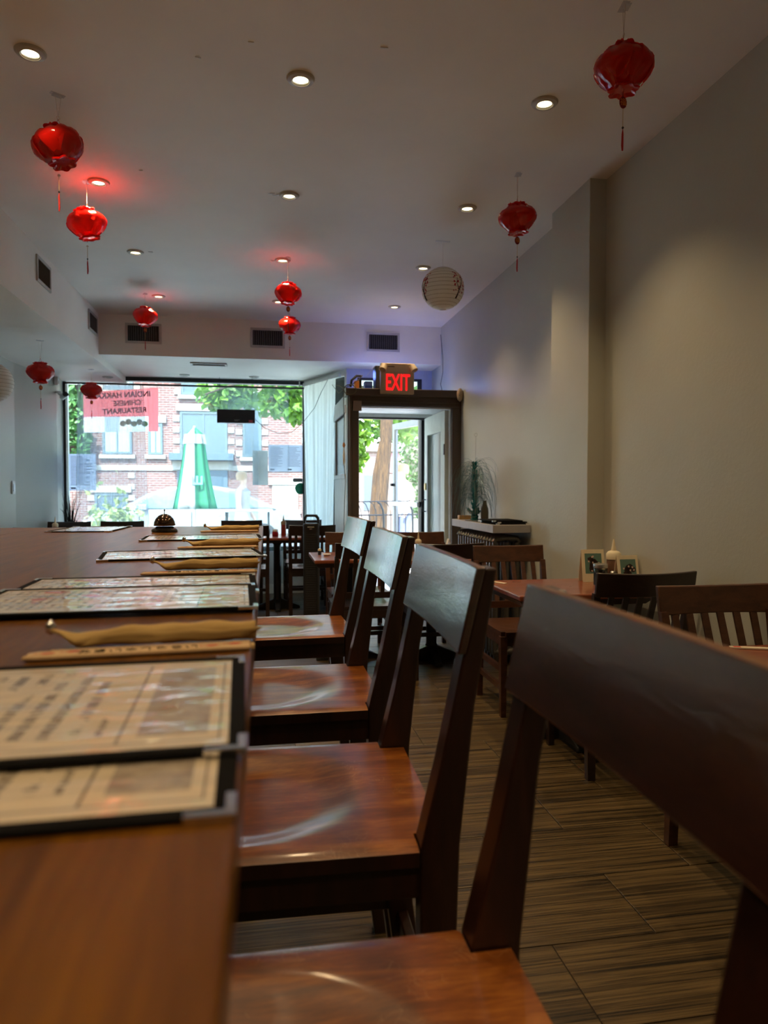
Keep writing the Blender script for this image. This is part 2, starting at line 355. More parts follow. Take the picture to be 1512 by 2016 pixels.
# vestibule: brown casing, header, roof, side wall
vb=struct('door_1',B().box(.776,.877,6.36,6.46,0,1.975).box(1.744,XR,6.36,6.46,0,1.975).box(.776,XR,6.36,6.46,1.975,2.075),M_TRIM,bevel=.004)
obj('header_shelf',B().box(.755,XR+.0,6.31,6.48,2.062,2.13),M_TRIM,vb,bevel=.006)
obj('header_moulding',B().box(.80,1.81,6.345,6.362,1.985,1.992).box(.80,1.81,6.345,6.362,2.015,2.02),M_TRIM,vb)
obj('corner_block',B().box(.735+.09,.735+.165,6.33,6.362,1.93,2.02),plain('taupe_block',(.30,.24,.21),.6),vb,bevel=.003)
obj('casing_bead',B().tube([(.80,6.35,0),(.80,6.35,2.06)],.014,8),M_TRIM,vb,smooth=40)
obj('door_stop',B().box(.877,.885,6.40,6.46,0,1.97).box(1.736,1.744,6.40,6.46,0,1.97).box(.877,1.744,6.40,6.46,1.967,1.975),M_WHITE,vb)
obj('vestibule_roof',B().box(.79,XR,6.46,7.5,2.03,2.1),M_WHITE,vb)
sw=B().box(.776,.81,6.46,6.60,0,2.1).box(.776,.81,7.42,7.52,0,2.1).box(.776,.81,6.6,7.42,1.95,2.1).box(.776,.81,6.6,7.42,0,1.37)
obj('side_panel',sw,M_WHITE,vb,bevel=.002)
obj('side_glass',B().box(.79,.795,6.6,7.42,1.37,1.95),plain('dark_side_glass',(.05,.05,.05),.2),vb)
obj('side_panel_trim',B().box(.766,.778,6.5,7.5,1.93,2.0).box(.768,.778,6.5,7.5,1.33,1.37),M_WHITE,vb)
# outer door frame
df=struct('door_2',B().box(.905,.955,7.49,7.56,0,2.06)  .box(1.775,XR,7.49,7.56,0,2.06).box(.955,1.775,7.49,7.56,1.995,2.06),M_WHITE)
obj('frame_gasket',B().box(.955,.975,7.5,7.55,0,1.995).box(1.762,1.775,7.5,7.55,0,1.995).box(.955,1.775,7.5,7.55,1.975,1.995),M_DKMET,df)
# ceiling plaster scars and tape left behind
for x,y,s in ((.462,2.672,.02),(.087,4.08,.03),(-.74,5.212,.025),(-.022,2.726,.014),(-.224,2.855,.014),(-.6,3.9,.01),(.1,5.25,.02)):
    b=B()
    for q in range(4):
        a=random.random()*6.3; dx,dy=s*math.cos(a)*random.random(),s*math.sin(a)*random.random()*.6
        b.box(x+dx-s*.45,x+dx+s*.45,y+dy-s*.14,y+dy+s*.14,CEIL-.0015-.001*q,CEIL-.0003)
    obj('paint_scar',b,M_WHITE,COL.objects['ceiling'])
# ================================================================= CEILING LAMPS
def downlight(name,label,mlens,group=None):
    t=thing(name,label,'light',(0,0,0),0,group)
    obj('trim_ring',B().lathe([(.03,-.004),(.036,-.012),(.052,-.008),(.057,-.002),(.057,0)],32,cap=False),M_VENTW,t,smooth=35)
    obj('lens',B().lathe([(.0005,-.0035),(.030,-.004),(.031,-.001)],24,cap=False),mlens,t)
    obj('bezel',B().lathe([(.029,-.0045),(.031,-.009),(.034,-.0095),(.035,-.004)],28,cap=False),M_STEEL,t,smooth=35)
    return t
xs=(-.846,.17,1.207); ys=(2.93,4.083,5.23,6.38)
dl=None; rows=['nearest row','second row','third row','far row']; cols=['left','middle','right']
for j,y in enumerate(ys):
    for i,x in enumerate(xs):
        lab='lit round recessed downlight, %s one of the %s on the main ceiling'%(cols[i],rows[j])
        if dl is None: dl=downlight('ceiling_downlight',lab,M_LENS,'round recessed downlights in the main ceiling'); dl.location=(x,y,CEIL)
        else: dup(dl,(x,y,CEIL),0,lab)
for y in (-1.68,-.53,.62,1.77)+ys:
    for x in xs:
        lamp('downlight_lamp','SPOT',(x,y,CEIL-.02),{-1.68:30,-.53:24,.62:9,1.77:17}.get(y,27),(1,.70,.37),size=.03,spot=105,blend=1)
for k,(x,y) in enumerate(((-.821,8.22),(-.061,8.22),(-1.60,8.05))):
    z=2.5 if k<2 else 2.43
    r_=downlight('entrance_downlight',['unlit round downlight over the shop window, left of the slotted ceiling vent','unlit round downlight over the shop window, right of the slotted ceiling vent','unlit round downlight under the left soffit near the window'][k],plain('unlit_lens',(.3,.3,.3),.3),'unlit downlights in the entrance ceiling'); r_.location=(x,y,z)
lamp('soffit_lamp','SPOT',(-1.95,4.6,2.41),14,(1,.72,.42),size=.03,spot=130,blend=.9)
lamp('soffit_lamp','SPOT',(-1.95,2.6,2.41),14,(1,.72,.42),size=.03,spot=130,blend=.9)
# vents
def vent(name,label,w_,h_,M,nsl=14,group=None):
    t=thing(name,label,'vent',(0,0,0),0,group); t.matrix_world=M
    f=.022
    obj('vent_frame',B().box(-w_/2,w_/2,-.012,0,-h_/2,-h_/2+f).box(-w_/2,w_/2,-.012,0,h_/2-f,h_/2).box(-w_/2,-w_/2+f,-.012,0,-h_/2+f,h_/2-f).box(w_/2-f,w_/2,-.012,0,-h_/2+f,h_/2-f),M_VENTW,t,bevel=.002)
    obj('vent_backing',B().box(-w_/2+f,w_/2-f,-.002,-.0005,-h_/2+f,h_/2-f),M_VENTD,t)
    s0=None
    for i in range(nsl):
        x=-w_/2+f+(i+.5)*(w_-2*f)/nsl
        if s0 is None: s0=obj('slat',B().box(-.0028,.0028,-.009,-.002,-h_/2+f,h_/2-f),plain('vent_slat_grey',(.09,.085,.08),.6),t); s0.location=(x,0,0); s0.rotation_euler=(0,0,.5)
        else: s=s0.copy(); COL.objects.link(s); s.location=(x,0,0)
    return t
for x0,x1,lab in ((-1.25,-.92,'white air vent with vertical slats on the beam, left of three'),(-.085,.248,'white air vent with vertical slats on the beam, middle of three'),(1.063,1.398,'white air vent with vertical slats on the beam, right of three')):
    vent('wall_vent',lab,x1-x0,.19,Matrix.Translation(((x0+x1)/2,7.11,2.708)),group='vents on the beam over the entrance')
for y0,y1,lab in ((5.205,5.53,'white framed air vent on the left soffit side, nearer one'),(6.69,7.03,'white framed air vent on the left soffit side, near the beam corner')):
    vent('soffit_vent',lab,y1-y0,.18,Matrix.Translation((-1.49,(y0+y1)/2,2.735))@Matrix.Rotation(R(90),4,'Z'),group='vents on the left soffit')
vent('ceiling_vent','narrow slotted air vent flat in the entrance ceiling',.36,.14,Matrix.Translation((-.505,7.46,2.5))@Matrix.Rotation(R(90),4,'X'),14)
# ================================================================= LANTERNS
def lantern(loc,s,tilt,label,top,seed,charm=True,ctext=False):
    random.seed(seed)
    t=thing('red_lantern',label,'lantern',loc,random.random()*6,'red film lanterns hanging from the ceiling')
    n=48; ph=random.random()*6
    def mod(a,z): return 1+.04*abs(math.cos(a*4+ph))-.02+(.13*math.sin(a*7+ph) if abs(z)>.062 else 0)
    prof=[(.001,-.066),(.030,-.068),(.047,-.076),(.050,-.070),(.036,-.060),(.050,-.050),(.071,-.033),(.088,-.013),(.094,.004),(.091,.020),(.079,.037),(.059,.050),(.040,.058),(.049,.069),(.046,.074),(.028,.066),(.001,.064)]
    def rad(z):
        for (r0,z0),(r1,z1) in zip(prof[4:13],prof[5:13]):
            if z<=z1: return r0+(r1-r0)*max(0,z-z0)/(z1-z0)
        return prof[12][0]
    bo=obj('lantern_body',B().lathe([(r*s,z*s) for r,z in prof],n,mod=lambda a,z:mod(a,z/s),cap=False),M_RED,t,smooth=14); bo.rotation_euler=(R(tilt),R(tilt*.6),0)
    for k in range(9):
        a=2*PI*k/9+ph; wd=.52
        def fn(u,v,a=a,wd=wd):
            up=k%2; zz=(-.070+u*.128) if up else (-.052+u*.128); tip=(u**5 if up else (1-u)**5)
            rr=rad(zz)*1.035+.010*tip+.0025*(k%3)
            aa=a+(v-.5)*wd*2*(.18+.82*math.sin(PI*min(1,max(0,.06+.86*(u if up else 1-u))))**.8)
            return (rr*s*math.cos(aa),rr*s*math.sin(aa),zz*s+.004*s*math.sin(v*8+k))
        p=obj('petal',B().grid(8,4,fn),M_RED2,t,smooth=1); p.rotation_euler=bo.rotation_euler
    H=top-loc[2]
    obj('hanging_cord',B().tube([(.004,0,.105*s),(0,0,.12),( .012,0,H)],.0011,4).tube([(0,0,.12),(-.014,0,H)],.0011,4),M_CORD,t)
    obj('top_string',B().tube([(0,0,.108*s),(.018*s,0,.062*s)],.001,4).tube([(0,0,.108*s),(-.016*s,.01,.062*s)],.001,4),M_REDC,t)
    ring=[( .007*math.cos(q*PI/5),0,.114*s+.007*math.sin(q*PI/5)) for q in range(11)]
    obj('ring',B().tube(ring,.0008,4),M_GOLD,t)
    obj('tape',B().box(-.028,.03,-.012,.012,H-.002,H-.0004).box(-.02,.02,-.02,.006,H-.0035,H-.002),M_CLEAR,t)
    obj('bottom_string',B().tube([(.01,0,-.07*s),(0,0,-.094*s)],.0009,4).tube([(-.01,0,-.07*s),(0,0,-.094*s)],.0009,4),M_REDC,t)
    if charm:
        c=obj('charm',B().prism([(.0145*math.cos(q*PI/10)*(1 if q%2 else .96),-.112*s+.020*math.sin(q*PI/10)) for q in range(20)],'y',-.0015,.0015),M_CHARM,t)
        c.rotation_euler=(0,0,-t.rotation_euler.z+R(8 if ctext else 20))
        text('charm_character','福',.027,M_GOLDP,c,Matrix.Translation((0,-.002,-.112*s))@Matrix.Rotation(R(90),4,'X'),.0003)
        y0=-.132*s
    else: y0=-.115*s; obj('knot_bead',B().lathe([(.001,-.006),(.006,-.003),(.006,.003),(.001,.006)],8,(0,0,y0)),M_CORD,t)
    obj('tassel_string',B().tube([(0,0,y0),(0,0,y0-.065*s)],.0011,4),M_GOLD,t)
    obj('bead',B().lathe([(.001,-.005),(.0045,0),(.001,.005)],8,(0,0,y0-.065*s)),M_BLACK,t)
    obj('tassel',B().tube([(0,0,y0-.07*s),(.001,0,y0-.085*s),(0,.001,y0-.125*s),(.001,0,y0-.142*s)],[.0012,.0035,.004,.0028],7),M_REDC,t)
    return t
L=[((1.235,2.308,2.668),1.0,0,'red film lantern with gold character charm nearest the right wall, largest in view',CEIL,True,True),
((1.34,3.608,2.648),1.0,-3,'red film lantern with round charm hanging in front of the wall pilaster',CEIL,True,True),
((-.825,3.22,2.665),1.04,14,'tilted crumpled red film lantern with frayed tassel, highest on the left',CEIL,False,False),
((-.91,4.095,2.657),1.04,10,'glowing red film lantern beside the left downlight of the second row',CEIL,False,False),
((-.95,6.321,2.688),1.02,6,'small orange-lit red lantern hanging before the left beam vent',CEIL,True,False),
((.205,5.179,2.628),.98,4,'orange-red lantern hanging in the middle of the ceiling, upper one of a close pair',CEIL,True,False),
((.27,6.495,2.700),1.0,-5,'orange-red lantern near the middle beam vent, lower one of a close pair',CEIL,True,False),
((-1.743,6.173,2.170),1.07,0,'dark red lantern under the left soffit in front of the grey wall',2.43,True,False),
((-1.662,7.57,2.217),1.04,0,'dark red lantern under the left soffit in front of the shop window banner',2.43,True,False)]
for i,(loc,s,tl,lab,top,ch,ct) in enumerate(L): lantern(loc,s,tl,lab,top,i+3,ch,ct)
def globe(loc,r,label,top,print_):
    t=thing('paper_globe_lantern',label,'lantern',loc,0,'round white paper globe lanterns'); prof=[]
    N=60
    for i in range(N+1):
        a=-PI/2+.16+(PI-.32)*i/N; rr=r*math.cos(a)*(1-.012*(1 if i%4==0 else 0)); prof.append((rr,r*math.sin(a)*.98))
    obj('paper_shade',B().lathe(prof,40,cap=False),M_PAPER,t,smooth=1)
    wr_=B()
    for i in range(2,15):
        a=-PI/2+.16+(PI-.32)*(i*4)/N
        if i*4<=N:
            rr=r*math.cos(a)*.995; pts=[(rr*math.cos(q*PI/16),rr*math.sin(q*PI/16),r*math.sin(a)*.98) for q in range(33)]; wr_.tube(pts,.0011,4)
    obj('rib_wire',wr_,plain('rib_tan',(.42,.34,.25),.7),t)  # rib rings in plain tan
    obj('cage_wire',B().tube([(0,-r*math.cos(q)*.985,r*math.sin(q)*.965) for q in [(-1.4+2.8*i/20) for i in range(21)]],.0016,4),plain('cage_wire',(.4,.3,.2),.6),t)
    obj('hanging_cord',B().tube([(0,0,r*.95),(0,0,top-loc[2])],.0008,4),M_CORD,t)
    obj('tape',B().box(-.05,.05,-.012,.012,top-loc[2]-.0015,top-loc[2]-.0003),M_CLEAR,t)
    if print_:
        random.seed(5); br=B(); fl_=B()
        def P(az,el,k=1.006): return (r*k*math.cos(el)*math.cos(az),r*k*math.cos(el)*math.sin(az),r*k*math.sin(el)*.98)
        for base in (R(-58),R(-172)):
            br=B(); fl_=B()
            for (a0,e0,a1,e1,w_) in ((0,-.65,.05,-.25,.006),(.05,-.25,.2,.15,.004),(.05,-.25,-.12,.05,.003),(.2,.15,.3,.5,.0025),(-.12,.05,-.05,.35,.002)):
                br.tube([P(base+a0+(a1-a0)*q/4,e0+(e1-e0)*q/4) for q in range(5)],[w_*(1-.12*q) for q in range(5)],5)
            for q in range(34):
                a=base+random.uniform(-.28,.42); e=random.uniform(-.35,.62); c=Vector(P(a,e,1.012)); nrm=c.normalized(); u=nrm.cross(Vector((0,0,1))).normalized(); v=nrm.cross(u)
                s=random.uniform(.004,.008); fl_.add([c+(u*math.cos(k*PI/3)+v*math.sin(k*PI/3))*s for k in range(6)],[(0,1,2,3,4,5)])
            obj('printed_branch',br,plain('branch_print',(.03,.015,.012),.7),t); obj('printed_blossom',fl_,plain('blossom_print',(.45,.03,.05),.7),t)
    return t
globe((1.21,4.656,2.566),.142,'round white paper lantern with red blossom print hanging below the right downlights',CEIL,True)
globe((-1.935,5.654,2.012),.149,'white ribbed paper lantern cut by the left edge of the photo',2.43,False)
# ================================================================= COUNTER
ct=thing('bar_counter','long wooden bar counter with brown grained top holding menus','counter',(0,0,0))
obj('counter_top',B().prism([(-.905,-1.6),(-.029,-1.6),(.013,3.2),(-.905,3.2)],'z',1.027,1.067),W_TOP,ct,bevel=.004)
obj('counter_top',B().prism([(-1.9,-1.6),(-1.06,-1.6),(-.885,3.2),(-1.9,3.2)],'z',1.026,1.0675),W_TOP,ct,bevel=.004).location=(-.006,0,0)
b=B().box(-.95,-.30,-1.55,3.05,.08,1.027)
obj('base_panel',b,M_TRIM,ct); obj('kick_plate',B().box(-.9,-.34,-1.5,3.0,0,.08),M_BLACK,ct)
CT=1.0675
# menus
mroot=None
def menu(x,y,rz,z,label,kind=0,tilt=0):
    t=thing('menu',label,'menu',(x,y,z),rz,'laminated menus lying on the bar counter')
    t.rotation_euler=(0,R(tilt),rz)
    Lx,Ly=.19,.12; b=B(); w_=.011; h=.0035
    b.box(-Lx,Lx,-Ly,-Ly+w_,0,h).box(-Lx,Lx,Ly-w_,Ly,0,h).box(-Lx,-Lx+w_,-Ly+w_,Ly-w_,0,h).box(Lx-w_,Lx,-Ly+w_,Ly-w_,0,h)
    obj('binding',b,M_MBLACK,t,bevel=.0012)
    obj('page',B().box(-Lx+w_*.8,Lx-w_*.8,-Ly+w_*.8,Ly-w_*.8,.0005,.0026),M_PAGE[kind],t)
    cb=B()
    for sx in (-1,1):
        for sy in (-1,1):
            xa,ya=sx*(Lx+.0008),sy*(Ly+.0008); c=B()
            c.box(min(xa,xa-sx*.026),max(xa,xa-sx*.026),min(ya,ya-sy*.006),max(ya,ya-sy*.006),-.0001,h+.0007)
            c.box(min(xa,xa-sx*.006),max(xa,xa-sx*.006),min(ya-sy*.006,ya-sy*.026),max(ya-sy*.006,ya-sy*.026),-.0001,h+.0007)
            obj('metal_corner',c,M_CHROME,t,bevel=.0008)
    obj('hinge_bar',B().box(-Lx+.02,Lx-.02,Ly-.017,Ly-.0125,.0026,.0045),M_MBLACK,t) if kind==2 else None
    return t
menu(-.205,.468,R(1.0),CT,'open-faced menu nearest the camera, lower one, half covered by the menu above',0)
menu(-.202,.543,R(1.5),CT+.0045,'nearest fully visible menu, upper one of the front overlapping pair',0)
menu(-.197,1.060,R(1.5),CT+.0045,'menu with red print, upper one of the middle overlapping pair',1)
menu(-.197,1.235,R(2),CT,'menu partly hidden under the front menu of the middle pair',1)
menu(-.190,1.815,R(8),CT,'menu between the second and third napkin rolls, slightly turned',1)
menu(-.188,2.43,R(3),CT,'menu lying beside the service bell on the far counter',1)
menu(-.67,3.02,R(88),CT,'lone menu set lengthwise at the far left end of the counter',1)
# cutlery rolls and chopstick sleeves
def roll(x,y,rz,label,seed):
    random.seed(seed); t=thing('napkin_roll',label,'napkin',(x,y,CT),rz,'kraft napkin rolls on the bar counter')
    n=14; N=26; L_=.205; vs=[];fs=[]
    for i in range(N+1):
        u=i/N; xx=L_/2-u*L_
        rr=.0108; fl=sst(.62,.92,u); tip=sst(.86,1,u)
        for k in range(n):
            a=2*PI*k/n; q=rr*(1+.07*math.sin(2*a+u*11+seed)+.05*math.sin(a*4-u*19)*(1-.5*fl))*(1-.62*tip)
            hz=1-.42*fl; vs.append((xx,q*math.cos(a)*(1.0+.25*fl*(1-tip)),max(.0003,rr*.96*hz+q*math.sin(a)*.95*hz*(1 if tip<1 else .9)+.012*tip+.0008*math.sin(u*30+a))))
        for k in range(n):
            if i: fs.append(((i-1)*n+k,(i-1)*n+(k+1)%n,i*n+(k+1)%n,i*n+k))
    b=B().add(vs,fs); b.f.append(tuple(range(n))); b.f.append(tuple(N*n+k for k in range(n)))
    obj('rolled_napkin',b,M_NAP,t,smooth=1)
    obj('napkin_flap',B().grid(12,3,lambda u,v:(.09-u*.165+.02*v,-.0118-.0012*math.sin(u*7)*v,.003+v*.012+.001*math.sin(u*18))),M_NAP,t,smooth=1,solid=.0008)
    obj('cutlery_tip',B().lathe([(.0005,-.006),(.005,-.003),(.0055,.004),(.001,.010)],8,(-.104,.001,.019)),M_CHROME,t,smooth=1)
    return t
def sleeve(x,y,rz,label,txt):
    t=thing('chopstick_sleeve',label,'chopsticks',(x,y,CT),rz,'paper chopstick sleeves on the bar counter')
    poly=[(.119,-.011),(.119,.011),(-.112,.0125),(-.124,.006),(-.121,0),(-.126,-.010),(-.112,-.0125)]
    obj('sleeve_paper',B().prism(poly,'z',.0004,.0050),M_SLEEVE,t,bevel=.0025)
    obj('sleeve_fold',B().prism([(.119,.006),(.119,.0125),(-.1,.0132),(-.1,.0115)],'z',.005,.0056),M_SLEEVE,t)
    obj('chopsticks',B().box(.1195,.1235,-.007,-.001,.0010,.0045).box(.1195,.1235,.001,.007,.0010,.0045),plain('bamboo',(.6,.42,.2),.6),t)
    if txt:
        text('sleeve_lettering','いらっしゃいませ',.0165,M_MBLACK,t,Matrix.Translation((-.005,-.001,.0053))@Matrix.Rotation(R(180),4,'Z'),.0002,sx=1.0)
    rd=B(); random.seed(4)
    for sx,n_ in ((.088,2),(-.088,2)):
        for k in range(n_):
            cx=sx+(k-.5)*.026; cy=(.002 if k else -.002)
            rd.add([(cx-.009,cy,.0054),(cx-.002,cy+.003,.0054),(cx+.004,cy+.004,.0054),(cx+.009,cy+.0005,.0054),(cx+.003,cy-.003,.0054),(cx-.002,cy-.004,.0054)],[(0,1,2,3,4,5)])
            rd.add([(cx-.009,cy,.0054),(cx-.014,cy+.003,.0054),(cx-.012,cy,.0054),(cx-.014,cy-.003,.0054)],[(0,1,2,3)])
    obj('red_fish_print',rd,plain('red_print',(.55,.05,.03),.6),t)
    return t
for k,(y,ys_,rz) in enumerate(((.775,.728,2.5),(1.475,1.40,1.5),(2.07,2.005,1.5),(2.84,2.76,1))):
    nm=['nearest the camera, between the front and middle menu pairs','behind the middle menu pair, in front of the turned menu','between the turned menu and the menu by the bell','at the far end of the counter behind the bell'][k]
    roll(-.108,y,R(rz),'brown napkin roll with cutlery '+nm,k+2)
    sleeve(-.114,ys_,R(rz+1.2),'tan paper chopstick sleeve '+nm,k<2).scale=(.87,.95,1)
# bell
t=thing('service_bell','shiny dark domed service bell with button on the far counter','bell',(-.358,2.80,CT))
t.scale=(1,1,1.18)
obj('bell_base',B().lathe([(.046,0),(.049,.003),(.047,.009),(.036,.014),(.03,.018)],36),plain('bell_base_black',(.02,.017,.015),.15,.3,.6),t,smooth=40)
obj('bell_dome',B().lathe([(.039,.020),(.040,.022),(.038,.032),(.032,.043),(.022,.052),(.010,.057),(.004,.058)],40),plain('bell_dome_bronze',(.10,.065,.05),.12,.9,.5),t,smooth=40)
obj('bell_button',B().lathe([(.0015,.057),(.0015,.066),(.003,.067),(.003,.071),(.001,.0725)],12),M_CHROME,t,smooth=40)
# ================================================================= BAR CHAIRS
def grid_solid(xs_,ys_,keep,zt,zb):
    b=B(); idx={}; nx,ny=len(xs_),len(ys_)
    def vid(i,j,s):
        k=(i,j,s)
        if k not in idx:
            idx[k]=len(b.v); b.v.append((xs_[i],ys_[j],zt(xs_[i],ys_[j]) if s else zb))
        return idx[k]
    K=[[keep((xs_[i]+xs_[i+1])/2,(ys_[j]+ys_[j+1])/2) for j in range(ny-1)] for i in range(nx-1)]
    g=lambda i,j: 0<=i<nx-1 and 0<=j<ny-1 and K[i][j]
    for i in range(nx-1):
        for j in range(ny-1):
            if not K[i][j]: continue
            b.f.append((vid(i,j,1),vid(i+1,j,1),vid(i+1,j+1,1),vid(i,j+1,1))); b.f.append((vid(i,j,0),vid(i,j+1,0),vid(i+1,j+1,0),vid(i+1,j,0)))
            for di,dj,a,c in ((-1,0,(i,j),(i,j+1)),(1,0,(i+1,j),(i+1,j+1)),(0,-1,(i,j),(i+1,j)),(0,1,(i,j+1),(i+1,j+1))):
                if not g(i+di,j+dj): b.f.append((vid(*a,0),vid(*c,0),vid(*c,1),vid(*a,1)))
    return b
def make_bar_chair(label):
    t=thing('bar_chair',label,'chair',(0,0,0),0,'tall wooden bar chairs along the counter')
    xa=[-.19+.402*i/34 for i in range(35)]+[.222,.232,.244,.256]
    ya=sorted(set([round(-.21+.42*j/36,4) for j in range(37)]+[-.165,.165]))
    def zt(x,y):
        d=math.sqrt(((x+.03)/.205)**2+(y/.178)**2); dish=.015*(1-sst(.55,1.02,d)); dish+=.003*math.exp(-(y/.03)**2)*(-1)*(x<0)*0
        ridge=.005*math.exp(-(y/.028)**2)*sst(.02,-.16,x); edge=.004*sst(.195,.21,abs(y))+.004*sst(-.175,-.19,x)
        return .75-dish+ridge-edge
    obj('seat',grid_solid(xa,ya,lambda x,y: x<.212 or abs(y)<.165,zt,.726),W_SEAT,t,smooth=30)
    se=kids(t)[0].data; se.materials.append(W_POST)
    for p in se.polygons:
        if abs(p.normal.z)<.5: p.material_index=1
    pf=[(.288,0),(.228,.45),(.214,.62),(.214,.75),(.241,.86),(.272,1.008),(.275,1.012),(.302,1.124)]
    pb=[(.318,1.124),(.30,1.01),(.288,.94),(.268,.75),(.264,.62),(.275,.45),(.335,0)]
    for s in (-1,1):
        y0,y1=(s*.208,s*.168); obj('back_post',B().prism(pf+pb,'y',min(y0,y1),max(y0,y1)),W_POST,t,bevel=.003)
        obj('front_leg',B().hexa([(-.17,s*.19-.017,0),(-.138,s*.19-.017,0),(-.138,s*.19+.017,0),(-.17,s*.19+.017,0)],[(-.178,s*.185-.022,.726),(-.134,s*.185-.022,.726),(-.134,s*.185+.022,.726),(-.178,s*.185+.022,.726)]),W_POST,t,bevel=.003)
        ya_,yb_=sorted((s*.178,s*.200)); obj('apron',B().box(-.134,.216,ya_,yb_,.678,.726),W_POST,t,bevel=.002)
        obj('side_stretcher',B().box(-.14,.245,s*.187-.011,s*.187+.011,.437,.478),W_POST,t,bevel=.003)
    obj('apron',B().box(-.170,-.150,-.166,.166,.678,.726),W_POST,t); obj('apron',B().box(.22,.24,-.168,.168,.678,.726),W_POST,t)
    obj('footrest',B().box(-.165,-.14,-.17,.17,.27,.32),W_POST,t,bevel=.003); obj('back_stretcher',B().box(.245,.265,-.168,.168,.40,.44),W_POST,t,bevel=.003)
    # back rail: slab leaning back, slightly concave towards the sitter
    vs=[];N=16
    for i in range(N+1):
        y=-.212+.424*i/N; bow=.006*(1-(y/.212)**2); crown=.0
        zb,zt_=1.010,1.126+crown
        vs+=[(.2625+bow,y,zb),(.2885+bow,y,zt_),(.3015+bow,y,zt_),(.2745+bow,y,zb)]
    fs=[(i*4+k,i*4+(k+1)%4,(i+1)*4+(k+1)%4,(i+1)*4+k) for i in range(N) for k in range(4)]+[(0,3,2,1),(N*4,N*4+1,N*4+2,N*4+3)]
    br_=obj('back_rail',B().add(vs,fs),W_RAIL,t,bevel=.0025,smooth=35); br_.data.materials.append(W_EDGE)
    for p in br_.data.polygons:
        if p.normal.z>.7: p.material_index=1  # upward faces get the wood with lamp light in its colour
    return t
bc=make_bar_chair('nearest tall bar chair, its huge dark back rail fills the lower right')
bc.location=(0,.53,0); bc.rotation_euler=(0,0,0)
dup(bc,(.0,1.125,0),R(-1.5),'second nearest tall bar chair with glossy scratched red-brown seat')
dup(bc,(.018,1.735,0),R(0),'third nearest tall bar chair, back rail reflecting the window')
dup(bc,(.05,2.505,0),R(2),'farthest tall bar chair near the far counter end')
# ================================================================= TABLES AND CHAIRS
def make_table(label,w_,d_):
    t=thing('dining_table',label,'table',(0,0,0),0,'red-brown dining tables with pedestal bases')
    c=.012
    obj('tabletop',B().box(-w_/2,w_/2,-d_/2,d_/2,.724,.75),W_TABLE,t,bevel=.006)
    obj('top_edge',B().hexa([(-w_/2+.03,-d_/2+.03,.695),(w_/2-.03,-d_/2+.03,.695),(w_/2-.03,d_/2-.03,.695),(-w_/2+.03,d_/2-.03,.695)],[(-w_/2+.002,-d_/2+.002,.724),(w_/2-.002,-d_/2+.002,.724),(w_/2-.002,d_/2-.002,.724),(-w_/2+.002,d_/2-.002,.724)]),W_TEDGE,t)
    obj('pedestal_column',B().lathe([(.10,.69),(.06,.685),(.038,.66),(.038,.12),(.05,.09)],20),M_BLACK,t,smooth=40)
    for k in range(4):
        a=k*PI/2; M=Matrix.Rotation(a,4,'Z')
        obj('base_foot',B().add([M@Vector(p) for p in [(.02,-.035,.0),(.23,-.03,0),(.23,.03,0),(.02,.035,0),(.02,-.035,.11),(.23,-.02,.025),(.23,.02,.025),(.02,.035,.11)]],[(0,3,2,1),(4,5,6,7),(0,1,5,4),(1,2,6,5),(2,3,7,6),(3,0,4,7)]),M_BLACK,t,bevel=.006)
    return t
make_table('red-brown table against the right wall, nearest one at the frame edge',.66,.68).location=(1.49,1.61,0)
make_table('red-brown table with condiments and card stands beside the pilaster',.66,.555).location=(1.475,3.30,0)
make_table('red-brown table beside the radiator, behind the dark curved chair',.60,.68).location=(1.215,4.98,0)
make_table('red-brown table in the aisle partly behind the far bar chair',.52,.62).location=(.62,5.09,0)
make_table('red-brown table by the window behind the tower fan',1.15,.66).location=(.17,7.38,0)
make_table('red-brown table by the window in the left corner',.98,.66).location=(-1.68,7.38,0)
